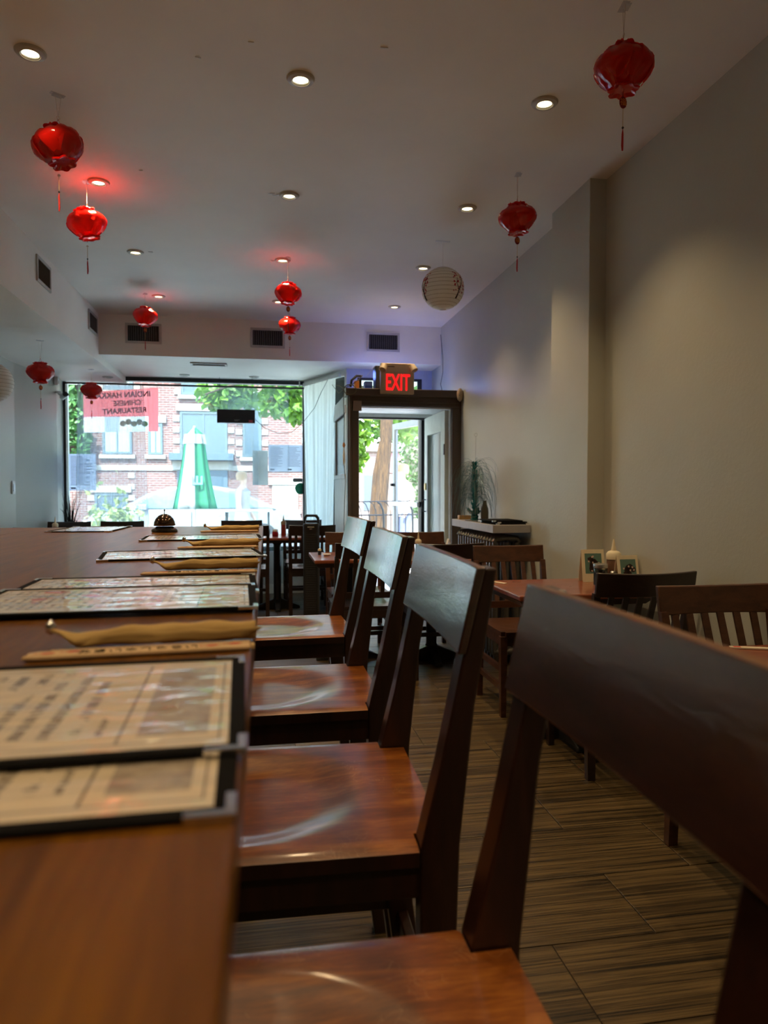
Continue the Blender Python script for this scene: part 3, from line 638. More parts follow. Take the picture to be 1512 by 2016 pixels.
def make_chair(label,wd,name='dining_chair',arch=.03):
    # faces +y locally; back at y=-.21
    t=thing(name,label,'chair',(0,0,0),0,'slat-back wooden dining chairs')
    N=14
    xa=[-.22+.44*i/20 for i in range(21)]; ya=[-.20+.43*j/20 for j in range(21)]
    obj('seat',grid_solid(xa,ya,lambda x,y: not(y>.20 and abs(x)>.19),lambda x,y:.462-.010*(1-sst(.5,1,math.sqrt((x/.2)**2+((y-.02)/.19)**2))),.438),wd,t,smooth=30)
    for s in (-1,1):
        X=s*.205
        obj('back_post',B().hexa([(X-.017,-.235,0),(X+.017,-.235,0),(X+.017,-.205,0),(X-.017,-.205,0)],[(X-.018,-.222,.45),(X+.018,-.222,.45),(X+.018,-.182,.45),(X-.018,-.182,.45)]).hexa([(X-.018,-.222,.45),(X+.018,-.222,.45),(X+.018,-.182,.45),(X-.018,-.182,.45)],[(X*1.03-.014,-.285,.80),(X*1.03+.014,-.285,.80),(X*1.03+.014,-.262,.80),(X*1.03-.014,-.262,.80)]),wd,t)
        obj('front_leg',B().hexa([(X-.015,.185,0),(X+.015,.185,0),(X+.015,.215,0),(X-.015,.215,0)],[(X-.02,.18,.438),(X+.02,.18,.438),(X+.02,.22,.438),(X-.02,.22,.438)]),wd,t,bevel=.003)
        obj('side_stretcher',B().box(X-.01,X+.01,-.20,.19,.14,.17),wd,t); obj('side_stretcher',B().box(X-.01,X+.01,-.20,.19,.24,.27),wd,t)
        obj('apron',B().box(X-.01,X+.01,-.185,.18,.385,.438),wd,t)
    obj('apron',B().box(-.185,.185,.19,.21,.385,.438),wd,t); obj('apron',B().box(-.187,.187,-.215,-.195,.385,.438),wd,t)
    obj('front_stretcher',B().box(-.19,.19,.19,.21,.19,.22),wd,t)
    vs=[]
    for i in range(N+1):
        x=-.222+.444*i/N; bow=-arch*(1-(x/.222)**2); y0=-.272+bow
        vs+=[(x,y0,.785),(x,y0-.016,.888-.006*(1-(x/.222)**2)),(x,y0-.038,.888-.006*(1-(x/.222)**2)),(x,y0-.020,.785)]
    fs=[(i*4+k,i*4+(k+1)%4,(i+1)*4+(k+1)%4,(i+1)*4+k) for i in range(N) for k in range(4)]+[(0,3,2,1),(N*4,N*4+1,N*4+2,N*4+3)]
    obj('top_rail',B().add(vs,fs),wd,t,bevel=.004,smooth=35)
    obj('lower_rail',B().box(-.19,.19,-.232,-.214,.52,.56),wd,t)
    for k in range(6):
        x=-.155+.062*k; bow=-arch*.9*(1-(x/.222)**2)
        obj('slat',B().hexa([(x-.013,-.228,.56),(x+.013,-.228,.56),(x+.013,-.219,.56),(x-.013,-.219,.56)],[(x-.013,-.286+bow,.79),(x+.013,-.286+bow,.79),(x+.013,-.277+bow,.79),(x-.013,-.277+bow,.79)]),wd,t)
    return t
# chair faces +y when rz=0 (back towards the camera), rz=180 faces the camera
ch=make_chair('dark curved-back chair on the near side of the condiment table',W_DARK); ch.location=(1.575,3.00,0)
cw=make_chair('brown slat-back chair at the right frame edge, behind the nearest table',W_CHAIR); cw.location=(1.60,2.00,0); cw.rotation_euler=(0,0,PI)
dup(cw,(1.49,3.84,0),PI,'brown slat-back chair behind the condiment table, beside the radiator')
dup(ch,(1.185,4.66,0),0,'dark curved-back chair in front of the radiator table')
dup(cw,(1.24,5.28,0),PI,'brown chair beneath the open doorway on the far side of the radiator table')
dup(cw,(.73,5.35,0),PI,'brown chair beside the fan, far side of the aisle table')
dup(ch,(.69,4.78,0),0,'dark chair on the near side of the aisle table, behind the far bar chair')
for x,lab in ((.49,'directly behind the tower fan, near side of the window table'),(-.14,'at the far counter end, near side of the window table')):
    dup(ch,(x,7.10,0),0,'dark slat-back chair '+lab)
for x,lab in ((.47,'to the right of the sauce bottle'),(-.20,'left of the sauce bottle')):
    dup(ch,(x,7.66,0),PI,'dark chair with its back to the window, '+lab)
for x,lab in ((-1.95,'left'),(-1.40,'right')):
    dup(ch,(x,7.10,0),0,'dark chair back seen over the far counter, near side of corner table, %s one'%lab)
for x,lab in ((-1.99,'left'),(-1.45,'right')):
    dup(ch,(x,7.66,0),PI,'dark chair back against the window at the corner table, %s one'%lab)
# ================================================================= TABLE ITEMS
TZ=.7505
def squeeze(loc,label,body,h=.17,r=.028,cap=M_SLEEVE,tip=True):
    t=thing('squeeze_bottle',label,'bottle',loc)
    obj('bottle_body',B().lathe([(r*.9,0),(r,.006),(r,h*.72),(r*.96,h*.76)],24),body,t,smooth=40)
    obj('bottle_cap',B().lathe([(r*1.06,h*.76),(r*1.08,h*.78),(r*1.08,h*.93),(r*.8,h),(r*.45,h+.004)],24),cap,t,smooth=40)
    if tip: obj('nozzle',B().lathe([(r*.4,h+.004),(r*.32,h+.02),(r*.1,h+.058),(r*.06,h+.062)],14),cap,t,smooth=40)
    return t
M_CREAM=plain('cream_plastic',(.72,.64,.46),.5)
squeeze((1.757,3.33,TZ),'tall brown squeeze bottle with cream nozzle cap behind the card stands',plain('brown_sauce',(.17,.09,.055),.3),.165,.034,M_CREAM)
def tent(loc,rz,label,w_=.11,h_=.155,panel=True):
    t=thing('card_stand',label,'card',loc,rz); d=.035
    obj('front_card',B().add([(-w_/2,-d,0),(w_/2,-d,0),(w_/2,0,h_),(-w_/2,0,h_)],[(0,1,2,3)]),M_CREAM,t,solid=.002)
    obj('back_card',B().add([(-w_/2,d,0),(w_/2,d,0),(w_/2,.001,h_),(-w_/2,.001,h_)],[(0,1,2,3)]),M_CREAM,t,solid=.002)
    if panel:
        def P(x,s): return (x,-d*(1-s)-.0018,h_*s)
        obj('teal_picture',B().add([P(-w_*.36,.26),P(w_*.38,.26),P(w_*.38,.88),P(-w_*.36,.88)],[(0,1,2,3)]),plain('teal_print',(.10,.20,.17),.5),t)
        random.seed(int(loc[0]*1000)); dk=B(); wh=B()
        def blob(bb,cx,cs,r,off):
            pts=[]
            for q in range(9):
                a=q*2*PI/9; rr=r*random.uniform(.7,1.2); x=cx+rr*math.cos(a); s=cs+rr*math.sin(a)/h_; s=min(.87,max(.27,s)); x=min(w_*.37,max(-w_*.35,x)); p=P(x,s); pts.append((p[0],p[1]-off,p[2]))
            bb.add(pts,[tuple(range(9))])
        for q in range(7): blob(dk,random.uniform(-.2,.25)*w_,random.uniform(.36,.72),.016,.0004)
        for q in range(6): blob(wh,random.uniform(-.25,.3)*w_,random.uniform(.32,.8),.005,.0008)
        obj('dark_print',dk,plain('near_black_print',(.025,.012,.012),.5),t); obj('light_print',wh,plain('blush_print',(.62,.45,.38),.5),t)
        obj('caption_print',B().box(-w_*.05,w_*.25,-d*.86,-d*.84-.0002,.018,.021).box(-w_*.05,w_*.3,-d*.90,-d*.88,.012,.015).box(-w_*.27,-w_*.17,-d*.88-.001,-d*.86,.012,.02),M_MBLACK,t)
    return t
tent((1.765,3.215,TZ),R(0),'cream card stand with dark picture, front right one on the condiment table')
tent((1.70,3.45,TZ),R(-6),'cream card stand with teal picture behind the spice jar',.12,.165)
t=thing('spice_jar','wide glass jar of dark spice with steel lid by the card stand','jar',(1.672,3.30,TZ))
obj('jar_contents',B().lathe([(.030,.002),(.031,.075)],20),plain('dark_spice',(.03,.022,.015),.8,bump=.6,bs=300),t,smooth=40)
obj('jar_glass',B().lathe([(.033,0),(.034,.004),(.034,.082),(.030,.09)],24,cap=False),M_JAR,t,smooth=40)
obj('jar_lid',B().lathe([(.036,.088),(.0365,.104),(.035,.107)],24),M_STEEL,t,smooth=40)
t=thing('salt_shaker','small glass shaker with metal cap in front of the spice jar','shaker',(1.705,3.235,TZ))
obj('shaker_contents',B().lathe([(.0155,.002),(.0155,.045)],16),plain('tan_spice',(.34,.24,.13),.8),t,smooth=40)
obj('shaker_glass',B().lathe([(.018,0),(.018,.05),(.013,.06)],18,cap=False),M_JAR,t,smooth=40)
obj('shaker_cap',B().lathe([(.0145,.058),(.0145,.072),(.010,.077)],18),M_STEEL,t,smooth=40)
def small_sleeve(loc,rz,label):
    t=thing('chopstick_pack',label,'chopsticks',loc,rz,'small chopstick packs on the tables')
    obj('pack_paper',B().box(-.06,.06,-.011,.011,0,.005),plain('pale_paper',(.7,.6,.48),.8),t,bevel=.001); obj('pack_print',B().box(-.05,-.03,-.007,.007,.005,.0054),plain('red_print',(.55,.05,.03),.6),t); return t
small_sleeve((1.19,3.47,TZ),R(-62),'small paper chopstick pack on the left edge of the condiment table')
small_sleeve((1.45,1.90,TZ),R(-20),'small paper chopstick pack on the nearest right table')
M_KET=plain('red_sauce',(.30,.03,.012),.35,coat=.3)
squeeze((.235,7.36,TZ),'red sauce squeeze bottle standing on the window table',M_KET,.15,.026,plain('brown_cap',(.30,.22,.14),.5))
squeeze((-2.05+.10,7.3,TZ),'brown sauce bottle with pale cap on the left corner table',plain('amber_sauce',(.30,.10,.04),.35),.15,.026,M_CREAM)
t=thing('sauce_jar','squat red sauce jar with white lid on the window table','jar',(.15,7.30,TZ))
obj('jar_body',B().lathe([(.028,0),(.032,.006),(.032,.04),(.026,.05)],20),plain('deep_red_jar',(.28,.01,.015),.2,0,.5),t,smooth=40); obj('jar_lid',B().lathe([(.028,.05),(.028,.066),(.02,.072)],20),M_WHITE,t,smooth=40)
t=thing('glass_cup','small clear cup beside the red jar on the window table','cup',(.075,7.33,TZ)); obj('cup_glass',B().lathe([(.02,.0),(.026,.07),(.025,.07),(.019,.004)],18,cap=False),M_JAR,t,smooth=40); obj('cup_contents',B().lathe([(.018,.004),(.019,.03)],16),M_BLACK,t)
for k,(p,lab) in enumerate((((-2.12,7.25,TZ),'left of the corner sauce bottle'),((-1.84,7.25,TZ),'right of the corner sauce bottle'))):
    t=tent(p,R(90),'white folded card stand '+lab,.11,.10,False)
t=tent((1.20+.16,5.05,TZ),R(82),'white folded card stand on the radiator table',.09,.115,False)
squeeze((1.14,5.08,TZ),'amber squeeze bottle on the radiator table',plain('amber_sauce2',(.42,.20,.08),.35),.11,.022,M_CREAM,True)
t=thing('small_dish','low white dish on the aisle table','dish',(.47,5.10,TZ)); obj('dish_bowl',B().lathe([(.018,0),(.032,.012),(.030,.012),(.017,.003)],20,cap=False),M_WHITE,t,smooth=40); obj('dish_filling',B().lathe([(.001,.006),(.024,.006),(.024,.008)],16),M_BLACK,t)
t=thing('pepper_shaker','tiny dark shaker on the aisle table beside the dish','shaker',(.425,5.18,TZ)); obj('shaker_body',B().lathe([(.012,0),(.013,.03)],14),M_BLACK,t,smooth=40); obj('shaker_cap',B().lathe([(.013,.03),(.012,.042),(.006,.046)],14),M_CREAM,t,smooth=40)
t=thing('condiment_box','square steel napkin box on the radiator table','box',(1.30,4.93,TZ)); obj('box_body',B().box(-.04,.04,-.03,.03,0,.055),M_STEEL,t,bevel=.004); obj('napkins',B().box(-.033,.033,-.024,.024,.0553,.068),M_WHITE,t)
# ================================================================= TOWER FAN
t=thing('tower_fan','tall black tower fan with handle standing in front of the window chairs','fan',(.465,6.59,0),R(-8))
obj('fan_base',B().lathe([(.15,0),(.155,.008),(.13,.02),(.06,.028)],40),M_BLACK,t,smooth=40)
pts=[(-.072,-.05),(-.05,-.072),(.05,-.072),(.072,-.05),(.075,.04),(.04,.07),(-.04,.07),(-.075,.04)]
obj('fan_body',B().prism(pts,'z',.03,.915),M_BLACK,t,bevel=.01)
obj('fan_handle',B().prism([(-.075,.91),(.075,.91),(.072,.965),(.05,.995),(-.05,.995),(-.072,.965)][0:0] or [(-.075,.91),(-.052,.91),(-.05,.955),(-.038,.973),(.038,.973),(.05,.955),(.052,.91),(.075,.91),(.072,.965),(.05,.995),(-.05,.995),(-.072,.965)],'y',-.02,.035),M_BLACK,t,bevel=.005)
gm=plain('fan_grille',(.03,.03,.032),.5); g0=None
for k in range(34):
    z=.12+.021*k
    if g0 is None: g0=obj('grille_slat',B().box(-.045,.045,-.0745,-.0705,-.004,.004),gm,t); g0.location=(0,0,z)
    else: g=g0.copy(); COL.objects.link(g); g.location=(0,0,z)
obj('maker_plate',B().box(-.03,.03,-.0745,-.0715,.878,.886).box(-.012,.012,-.0745,-.0715,.862,.866),plain('pale_lettering',(.5,.5,.5),.5),t)
# ================================================================= RADIATOR
rd=thing('radiator','cast iron column radiator with flat shelf top against the right wall','radiator',(0,0,0))
f0=None; M_IRON=plain('black_iron',(.13,.12,.11),.32,.6)
for k in range(14):
    y=4.70+k*.066
    if f0 is None:
        b=B()
        for x in (1.60,1.68,1.755): b.tube([(x,0,.08),(x,0,.86)],.021,10)
        b.tube([(1.585,0,.86),(1.60,0,.885),(1.68,0,.892),(1.755,0,.885),(1.77,0,.86)],.021,10).tube([(1.59,0,.10),(1.77,0,.10)],.024,8).box(1.59,1.62,-.012,.012,0,.08).box(1.735,1.765,-.012,.012,0,.08)
        f0=obj('radiator_fin',b,M_IRON,rd,smooth=50); f0.location=(0,y,0)
    else: f=f0.copy(); COL.objects.link(f); f.location=(0,y,0)
sh=obj('shelf_top',B().box(1.555,1.825,4.62,5.67,.930,.985),plain('grey_shelf',(.36,.34,.35),.45),rd,bevel=.003)
SZ=.9855
t=thing('menu_folder_stack','black menu folders with metal corners lying on the radiator shelf','folder',(1.69,4.80,SZ),R(2))
for k,(dx,dy,rz) in enumerate(((0,.0,0),(.01,.012,.03),(-.008,.03,-.04))):
    o=obj('folder',B().box(-.11,.11,-.15,.15,0,.009),M_MBLACK,t,bevel=.002); o.location=(dx,dy,.0095*k); o.rotation_euler=(0,0,rz)
    for sy in (-1,1): obj('metal_corner',B().box(-.1115,-.085,sy*.1515-.004,sy*.1515+.004,-.0005,.0095),M_CHROME,o)
t=thing('flat_menu','pale laminated menu lying open on the radiator shelf','menu',(1.69,5.16,SZ),R(8)); obj('binding',B().box(-.11,.11,-.16,.16,0,.003),M_MBLACK,t); obj('page',B().box(-.10,.10,-.15,.15,.003,.0036),plain('glossy_page',(.6,.6,.58),.12,0,1),t)
t=thing('wooden_block','small honey-coloured wooden block on the far end of the shelf','block',(1.65,5.58,SZ)); obj('block_body',B().box(-.065,.065,-.025,.025,0,.032),plain('honey_wood',(.50,.28,.08),.5),t,bevel=.003); obj('block_slot',B().box(-.05,.05,-.003,.003,.0322,.0328),M_BLACK,t)
t=thing('dark_vase','small dark bottle vase behind the teal ornament','vase',(1.735,5.36,SZ)); obj('vase_body',B().lathe([(.026,0),(.030,.02),(.030,.09),(.018,.12),(.013,.15),(.015,.155)],20),plain('olive_black_glaze',(.06,.055,.04),.3),t,smooth=40)
# teal foil ornament
t=thing('teal_foil_ornament','teal glass lotus ornament with drooping foil plume on the radiator shelf','ornament',(1.672,5.42,SZ))
obj('lotus_foot',B().lathe([(.034,0),(.036,.006),(.028,.014),(.030,.022),(.033,.032),(.022,.042)],20),M_TEALD,t,smooth=40)
for k in range(10):
    a=k*PI/5+.2; ln=.062 if k%2 else .05
    def fn(u,v,a=a,ln=ln):
        w_=.02*math.sin(PI*(u*.9+.08)); rr=.012+ln*u; z=.04+.055*u**1.4*(1.1 if k%2 else .7); s=(v-.5)*2*w_
        return (rr*math.cos(a)-s*math.sin(a),rr*math.sin(a)+s*math.cos(a),z-.004*(1-(2*v-1)**2))
    obj('lotus_petal',B().grid(5,3,fn),M_TEALD,t,smooth=1,solid=.0025)
random.seed(11)
core=B()
for k in range(420):
    z=.07+random.random()**.9*.37; a=random.random()*2*PI; l=random.uniform(.03,.062)*(1.15-z); z1=z+l*.75
    p0=Vector((.006*math.cos(a),.006*math.sin(a),z)); p1=Vector((l*.8*math.cos(a),l*.8*math.sin(a),z1)); s=Vector((-math.sin(a),math.cos(a),0))*.0042
    core.add([p0-s,p0+s,(p0+p1)/2+s*1.5+Vector((0,0,.004)),p1,(p0+p1)/2-s*1.5],[(0,1,2,3,4)])
obj('foil_core',core,M_TEAL,t)['kind']='stuff'
obj('core_stem',B().tube([(0,0,.04),(0,0,.44)],.008,8),M_TEALD,t)
pl=B()
for k in range(430):
    a=random.random()*2*PI; z=random.uniform(.15,.45); reach=random.uniform(.07,.25)*(.65+.6*(z-.1)); up=random.uniform(.0,.06); dr=random.uniform(.05,.24)
    pts=[]
    for q in range(8):
        u=q/7; rr=reach*(1-(1-u)**1.7); pts.append((min(rr*math.cos(a),.146),rr*math.sin(a),max(.02,z+up*math.sin(PI*min(1,u*1.2))-dr*u**2.6)))
    pl.tube(pts,.0008,3)
obj('drooping_plume',pl,plain('grey_teal_strand',(.12,.20,.21),.3,.5),t)['kind']='stuff'
obj('card_clip',B().tube([(.004,0,.44),(.008,0,.66)],.0013,5).tube([(.008+.012*math.cos(q*PI/6),0,.672+.012*math.sin(q*PI/6)) for q in range(13)],.0014,5),plain('pale_wire',(.45,.43,.40),.4),t)
# black plume by left window
t=thing('black_plume_ornament','black feathery plume ornament in a dark pot at the left window jamb','ornament',(-2.03,8.2,0))
obj('floor_pot',B().lathe([(.09,0),(.11,.05),(.12,.5),(.10,.52)],20),M_BLACK,t,smooth=40)
random.seed(3); pl=B()
for k in range(120):
    a=random.random()*2*PI; h=random.uniform(.3,.75); sp=random.uniform(.01,.13); pts=[(sp*u**2*math.cos(a),sp*u**2*math.sin(a)*.6,.5+h*u-(.12*u**4)*random.random()) for u in (0,.25,.5,.75,1)]
    pl.tube(pts,[.003,.0035,.003,.002,.001],4)
obj('plume_stalks',pl,M_BLACK,t)['kind']='stuff'
# ================================================================= EXIT SIGN AND THINGS OVER THE DOOR
t=thing('exit_sign','beige exit sign with red letters and two lamp heads over the doorway','sign',(1.215,6.27,2.08))
M_BEIGE=plain('beige_plastic',(.62,.50,.33),.5)
obj('sign_housing',B().box(-.152,.152,-.0,.05,0,.272),M_BEIGE,t,bevel=.005)
obj('sign_face',B().box(-.146,.146,-.006,0,.006,.185),plain('beige_face',(.58,.46,.30),.45),t,bevel=.002)
obj('sign_bezel',B().box(-.15,.15,-.004,0,.187,.268),M_BEIGE,t,bevel=.002)
obj('small_label',B().box(-.09,-.03,-.0045,-.004,.235,.246),plain('brown_label',(.2,.14,.1),.5),t)
text('exit_letters','EXIT',.205,plain('red_lit_letters',(.8,.01,.01),.4,emit=(1,.008,.01),es=.9),t,Matrix.Translation((0,-.008,.094))@Matrix.Rotation(R(90),4,'X'),.002,bold=.0022,sx=.53)
for s in (-1,1):
    h=obj('lamp_head',B().lathe([(.014,0),(.024,.006),(.034,.062),(.031,.064),(.018,.04)],20),M_BEIGE,t,smooth=40); h.location=(s*.122,-.028,.255); h.rotation_euler=(R(158),R(-24*s),0)
    obj('lamp_neck',B().box(s*.128-.012,s*.128+.012,-.03,-.002,.235,.262),M_BEIGE,t,bevel=.004)
t=thing('router_box','black electronics box standing on the door header behind the exit sign','box',(1.09,6.52,2.131)); obj('box_body',B().box(-.035,.035,-.02,.14,0,.235),M_BLACK,t,bevel=.004); obj('box_lid',B().add([(-.036,-.02,.236),(-.036,.14,.236),(-.10,.14,.16),(-.10,-.02,.16)],[(0,1,2,3)]),M_STEEL,t,solid=.004)
t=thing('blue_carton','small blue carton on the door header left of the exit sign','box',(1.0,6.62,2.131)); obj('carton_body',B().box(-.035,.035,-.05,.05,0,.10),plain('blue_card',(.03,.08,.4),.5),t,bevel=.002); obj('carton_flap',B().box(-.034,.034,-.052,-.0505,.06,.098),plain('light_blue_card',(.12,.2,.55),.5),t)
t=thing('orange_adapter','orange and black adapter at the left end of the door header','box',(.875,6.50,2.131)); obj('adapter_body',B().box(-.02,.02,-.04,.04,0,.085),plain('orange_plastic',(.55,.2,.04),.5),t,bevel=.003); obj('adapter_plug',B().box(.0205,.045,-.03,.03,0,.10),M_BLACK,t,bevel=.003)
M_CABLE=plain('olive_cable',(.10,.08,.04),.5)
def loop(c,r1,r2,n=22,a0=0,a1=2*PI): return [(c[0]+r1*math.cos(a0+(a1-a0)*i/n),c[1],c[2]+r2*math.sin(a0+(a1-a0)*i/n)) for i in range(n+1)]
b=B().tube(loop((.79,6.29,2.11),.055,.045),.0045,6).tube([(.735,6.29,2.115),(.70,6.29,2.14),(.63,6.29,2.15),(.69,6.29,2.075),(.74,6.29,2.12),(.83,6.29,2.17),(.90,6.32,2.235),(.91,6.35,2.25)],.0035,6)
tag(obj('coiled_cable',b,M_CABLE),'tangled olive cable coiled over the top left corner of the door casing','cable')
b=B().tube([(.80,6.33,2.14),(.81,6.33,2.20),(.86,6.36,2.245),(.90,6.4,2.25)],.011,8)
tag(obj('thick_hose',b,M_BLACK),'thick black cable bundle arching up from the door header corner','cable')
b=B().tube([(.735,6.29,2.11),(.732,6.295,1.98),(.738,6.30,1.85),(.737,6.31,1.6)],.0035,6).tube([(.737,6.31,1.44),(.75,6.31,1.3),(.741,6.31,1.1),(.735,6.31,.95),(.74,6.31,.7)],.003,6)
tag(obj('power_cord',b,M_CABLE),'long thin cord hanging down the left side of the door casing','cable')
t=thing('cord_switch','long white inline switch with orange knot on the hanging cord','switch',(.737,6.312,1.44)); obj('switch_body',B().lathe([(.004,0),(.010,.03),(.011,.09),(.004,.16)],10),M_WHITE,t,smooth=40); obj('orange_knot',B().lathe([(.008,.161),(.014,.18),(.006,.205)],10),plain('orange_plastic',(.55,.2,.04),.5),t,smooth=40)
t=thing('door_sensor','oval tan sensor dome on the top right corner of the door casing','sensor',(1.80,6.30,2.09)); obj('sensor_shell',B().lathe([(.001,-.065),(.022,-.045),(.030,0),(.027,.035),(.012,.055),(.001,.058)],20),plain('tan_plastic',(.45,.36,.24),.6),t,smooth=40); obj('sensor_eye',B().lathe([(.001,-.004),(.004,0),(.001,.004)],8,(-.012,-.028,-.01)),M_BLACK,t)
b=B().tube([(1.818,7.08,2.8),(1.82,7.0,2.55),(1.815,6.98,2.4),(1.79,6.97,2.28),(1.81,6.97,2.2),(1.815,6.96,2.13)],.003,5)
tag(obj('wall_wire',b,M_WIRE),'thin wire running down the corner between beam and right wall','cable')
lamp('header_led','POINT',(1.40,6.85,2.25),1.3,(.15,.25,1),size=.04)
lamp('header_led','POINT',(.98,6.95,2.35),.7,(.15,.25,1),size=.04)
t=thing('led_lamp','small blue led module on the vestibule roof behind the exit sign','lamp',(1.45,6.75,2.10)); obj('led_case',B().box(-.03,.03,-.02,.02,0,.03),M_BLACK,t); obj('led_face',B().box(-.02,.02,-.015,.015,.03,.034),plain('blue_led',(.1,.2,1),.4,emit=(.12,.22,1),es=6),t)
# light switch
t=thing('wall_switch','narrow white switch plate on the left wall','switch',(-2.298,7.21,1.245)); obj('switch_plate',B().box(0,.012,-.04,.04,-.062,.062),plain('switch_white',(.75,.78,.78),.4),t,bevel=.002); obj('switch_toggle',B().box(.0121,.017,-.02,.02,-.035,.035),M_STEEL,t,bevel=.001)
# security camera
t=thing('security_camera','white security camera with black lens on the left window jamb','camera',(-2.13,8.18,2.26)); obj('mount_plate',B().lathe([(.035,0),(.035,.02)],20).box(-.02,.0,-.02,.02,-.0,.02),M_WHITE,t); 
obj('camera_arm',B().tube([(0,0,-.0),(.02,-.03,-.02),(.05,-.05,-.03)],.012,8),M_WHITE,t,smooth=40)
h=obj('camera_body',B().lathe([(.024,-.05),(.028,-.045),(.028,.03)],20),M_WHITE,t,smooth=40); h.location=(.07,-.07,-.035); h.rotation_euler=(R(70),R(0),R(40))
h=obj('camera_lens',B().lathe([(.0275,.031),(.0275,.05),(.02,.055)],20),M_BLACK,t,smooth=40); h.location=(.07,-.07,-.035); h.rotation_euler=(R(70),R(0),R(40))
t=thing('sensor_box','white sensor box above the security camera','sensor',(-2.15,8.15,2.34)); obj('sensor_case',B().box(-.01,.03,-.03,.03,0,.09),M_WHITE,t,bevel=.008); obj('sensor_window',B().box(.031,.034,-.015,.015,.02,.05),plain('grey_window',(.5,.5,.5),.3),t)
# ================================================================= DOORS
dr=thing('entrance_door_leaf','open metal and glass street door swung outwards with push bar','door',(1.748,7.56,0),R(12.5))
# leaf runs along local +y .80
fm=plain('grey_door_metal',(.30,.32,.34),.4,.3)
obj('stile',B().box(-.022,.022,0,.075,.02,2.0),M_DKMET,dr,bevel=.002); obj('stile',B().box(-.022,.022,.735,.80,.02,2.0),fm,dr,bevel=.002)
obj('rail',B().box(-.022,.022,.075,.735,1.93,2.0),fm,dr); obj('rail',B().box(-.022,.022,.075,.735,.02,.22),fm,dr)
obj('pane',B().box(-.003,.003,.075,.735,.22,1.93),M_DOORG,dr)
obj('edge_gasket',B().box(-.026,-.0225,.70,.735,.22,1.93).box(-.026,-.0225,.03,.075,.05,1.98),M_BLACK,dr)
obj('push_bar',B().box(-.075,-.045,-.01,.78,1.035,1.085),plain('bar_silver',(.55,.52,.54),.35,.6),dr,bevel=.006); obj('bar_bracket',B().box(-.045,-.0225,.02,.06,1.03,1.09),M_BLACK,dr); obj('bar_bracket',B().box(-.045,-.0225,.745,.79,1.03,1.09),M_BLACK,dr)
obj('lock_knob',B().tube([(-.023,.77,1.28),(-.06,.77,1.28)],.018,10),M_BLACK,dr)
dw=thing('wooden_door_leaf','open pale green wooden inner door with glass pane and brass lock','door',(1.722,6.47,0),0)
M_PALE=plain('pale_green_paint',(.70,.76,.68),.45)
obj('stile',B().box(-.02,.02,0,.15,.01,1.965),M_PALE,dw,bevel=.002); obj('stile',B().box(-.02,.02,.70,.83,.01,1.965),M_PALE,dw,bevel=.002)
obj('rail',B().box(-.02,.02,.15,.70,1.78,1.965),M_PALE,dw); obj('rail',B().box(-.02,.02,.15,.70,.01,.45),M_PALE,dw)
obj('pane',B().box(-.003,.003,.15,.70,.45,1.78),M_DOORG,dw); obj('glazing_bead',B().box(-.024,-.02,.66,.70,.45,1.78),M_DKMET,dw)
obj('brass_lock',B().box(-.034,-.0205,.735,.785,1.22,1.29),plain('brass',(.75,.6,.25),.3,.8),dw,bevel=.003)
obj('door_handle',B().tube([(-.021,.765,1.12),(-.05,.765,1.115),(-.065,.765,1.06),(-.05,.765,1.0),(-.021,.765,.995)],.006,8),M_DKMET,dw,smooth=40)
obj('hinge',B().box(-.028,-.0205,-.005,.02,1.55,1.65).box(-.028,-.0205,-.005,.02,.35,.45),M_DKMET,dw)
# ================================================================= WINDOW DRESSING
cr=tag(obj('curtain_rod',B().tube([(-2.13,8.36,2.40),(.52,8.36,2.40)],.011,8),M_DKMET,smooth=40),'thin dark curtain rod across the top of the shop window','rod')
def curtain(name,label,x0,x1,y,z0,z1,mat,amp,waves,seed,path=None,flare=0):
    random.seed(seed); ph=[random.random()*6 for _ in range(5)]
    def fn(u,v):
        x=x0+(x1-x0)*u; a=amp*(.5+.5*(1-v)); o=a*(math.sin(u*waves*2*PI+ph[0])+.5*math.sin(u*waves*3.3*PI+ph[1])+.25*math.sin(u*waves*7*PI+ph[2]))
        x+=.3*a*math.sin(u*waves*4*PI+ph[3])+flare*(1-v)*(u-.5); z=z0+(z1-z0)*v+.008*math.sin(u*waves*2*PI)*(1-v)
        if path: p=path(u); return (p[0]+o*p[2]+ flare*(1-v)*(u-.5)*.5,p[1]+o*p[3],z)
        return (x,y+o,z)
    t=tag(obj(name,B().grid(int(waves*14),10,fn),mat,smooth=1),label,'curtain'); return t
curtain('sheer_curtain','sheer pale blue curtain over the left part of the window behind the banner lantern',-1.98,-1.28,8.33,.10,2.39,M_SHEER,.02,11,1,flare=.12)
curtain('net_curtain','thin see-through net curtain over the middle of the shop window',-1.24,.33,8.34,.12,2.39,M_NET,.018,13,2)
curtain('sheer_strip','narrow translucent curtain strip hanging beside the window menus',-.35,-.02,8.30,.12,2.385,M_NET,.012,4,5)
curtain('white_curtain','dense white curtain covering the slanted side window by the door',0,1,0,.12,2.42,M_SHEER2,.022,8,3,path=lambda u:(.50+.30*u,8.38-.72*u,.9,.42),flare=-.2)
tag(obj('curtain_rail',B().box(.45,.46,8.3,8.34,2.41,2.47).prism([(.50,8.42),(.53,8.44),(.86,7.62),(.83,7.60)],'z',2.425,2.47),M_WHITE),'white curtain rail angled along the side window top','rail')
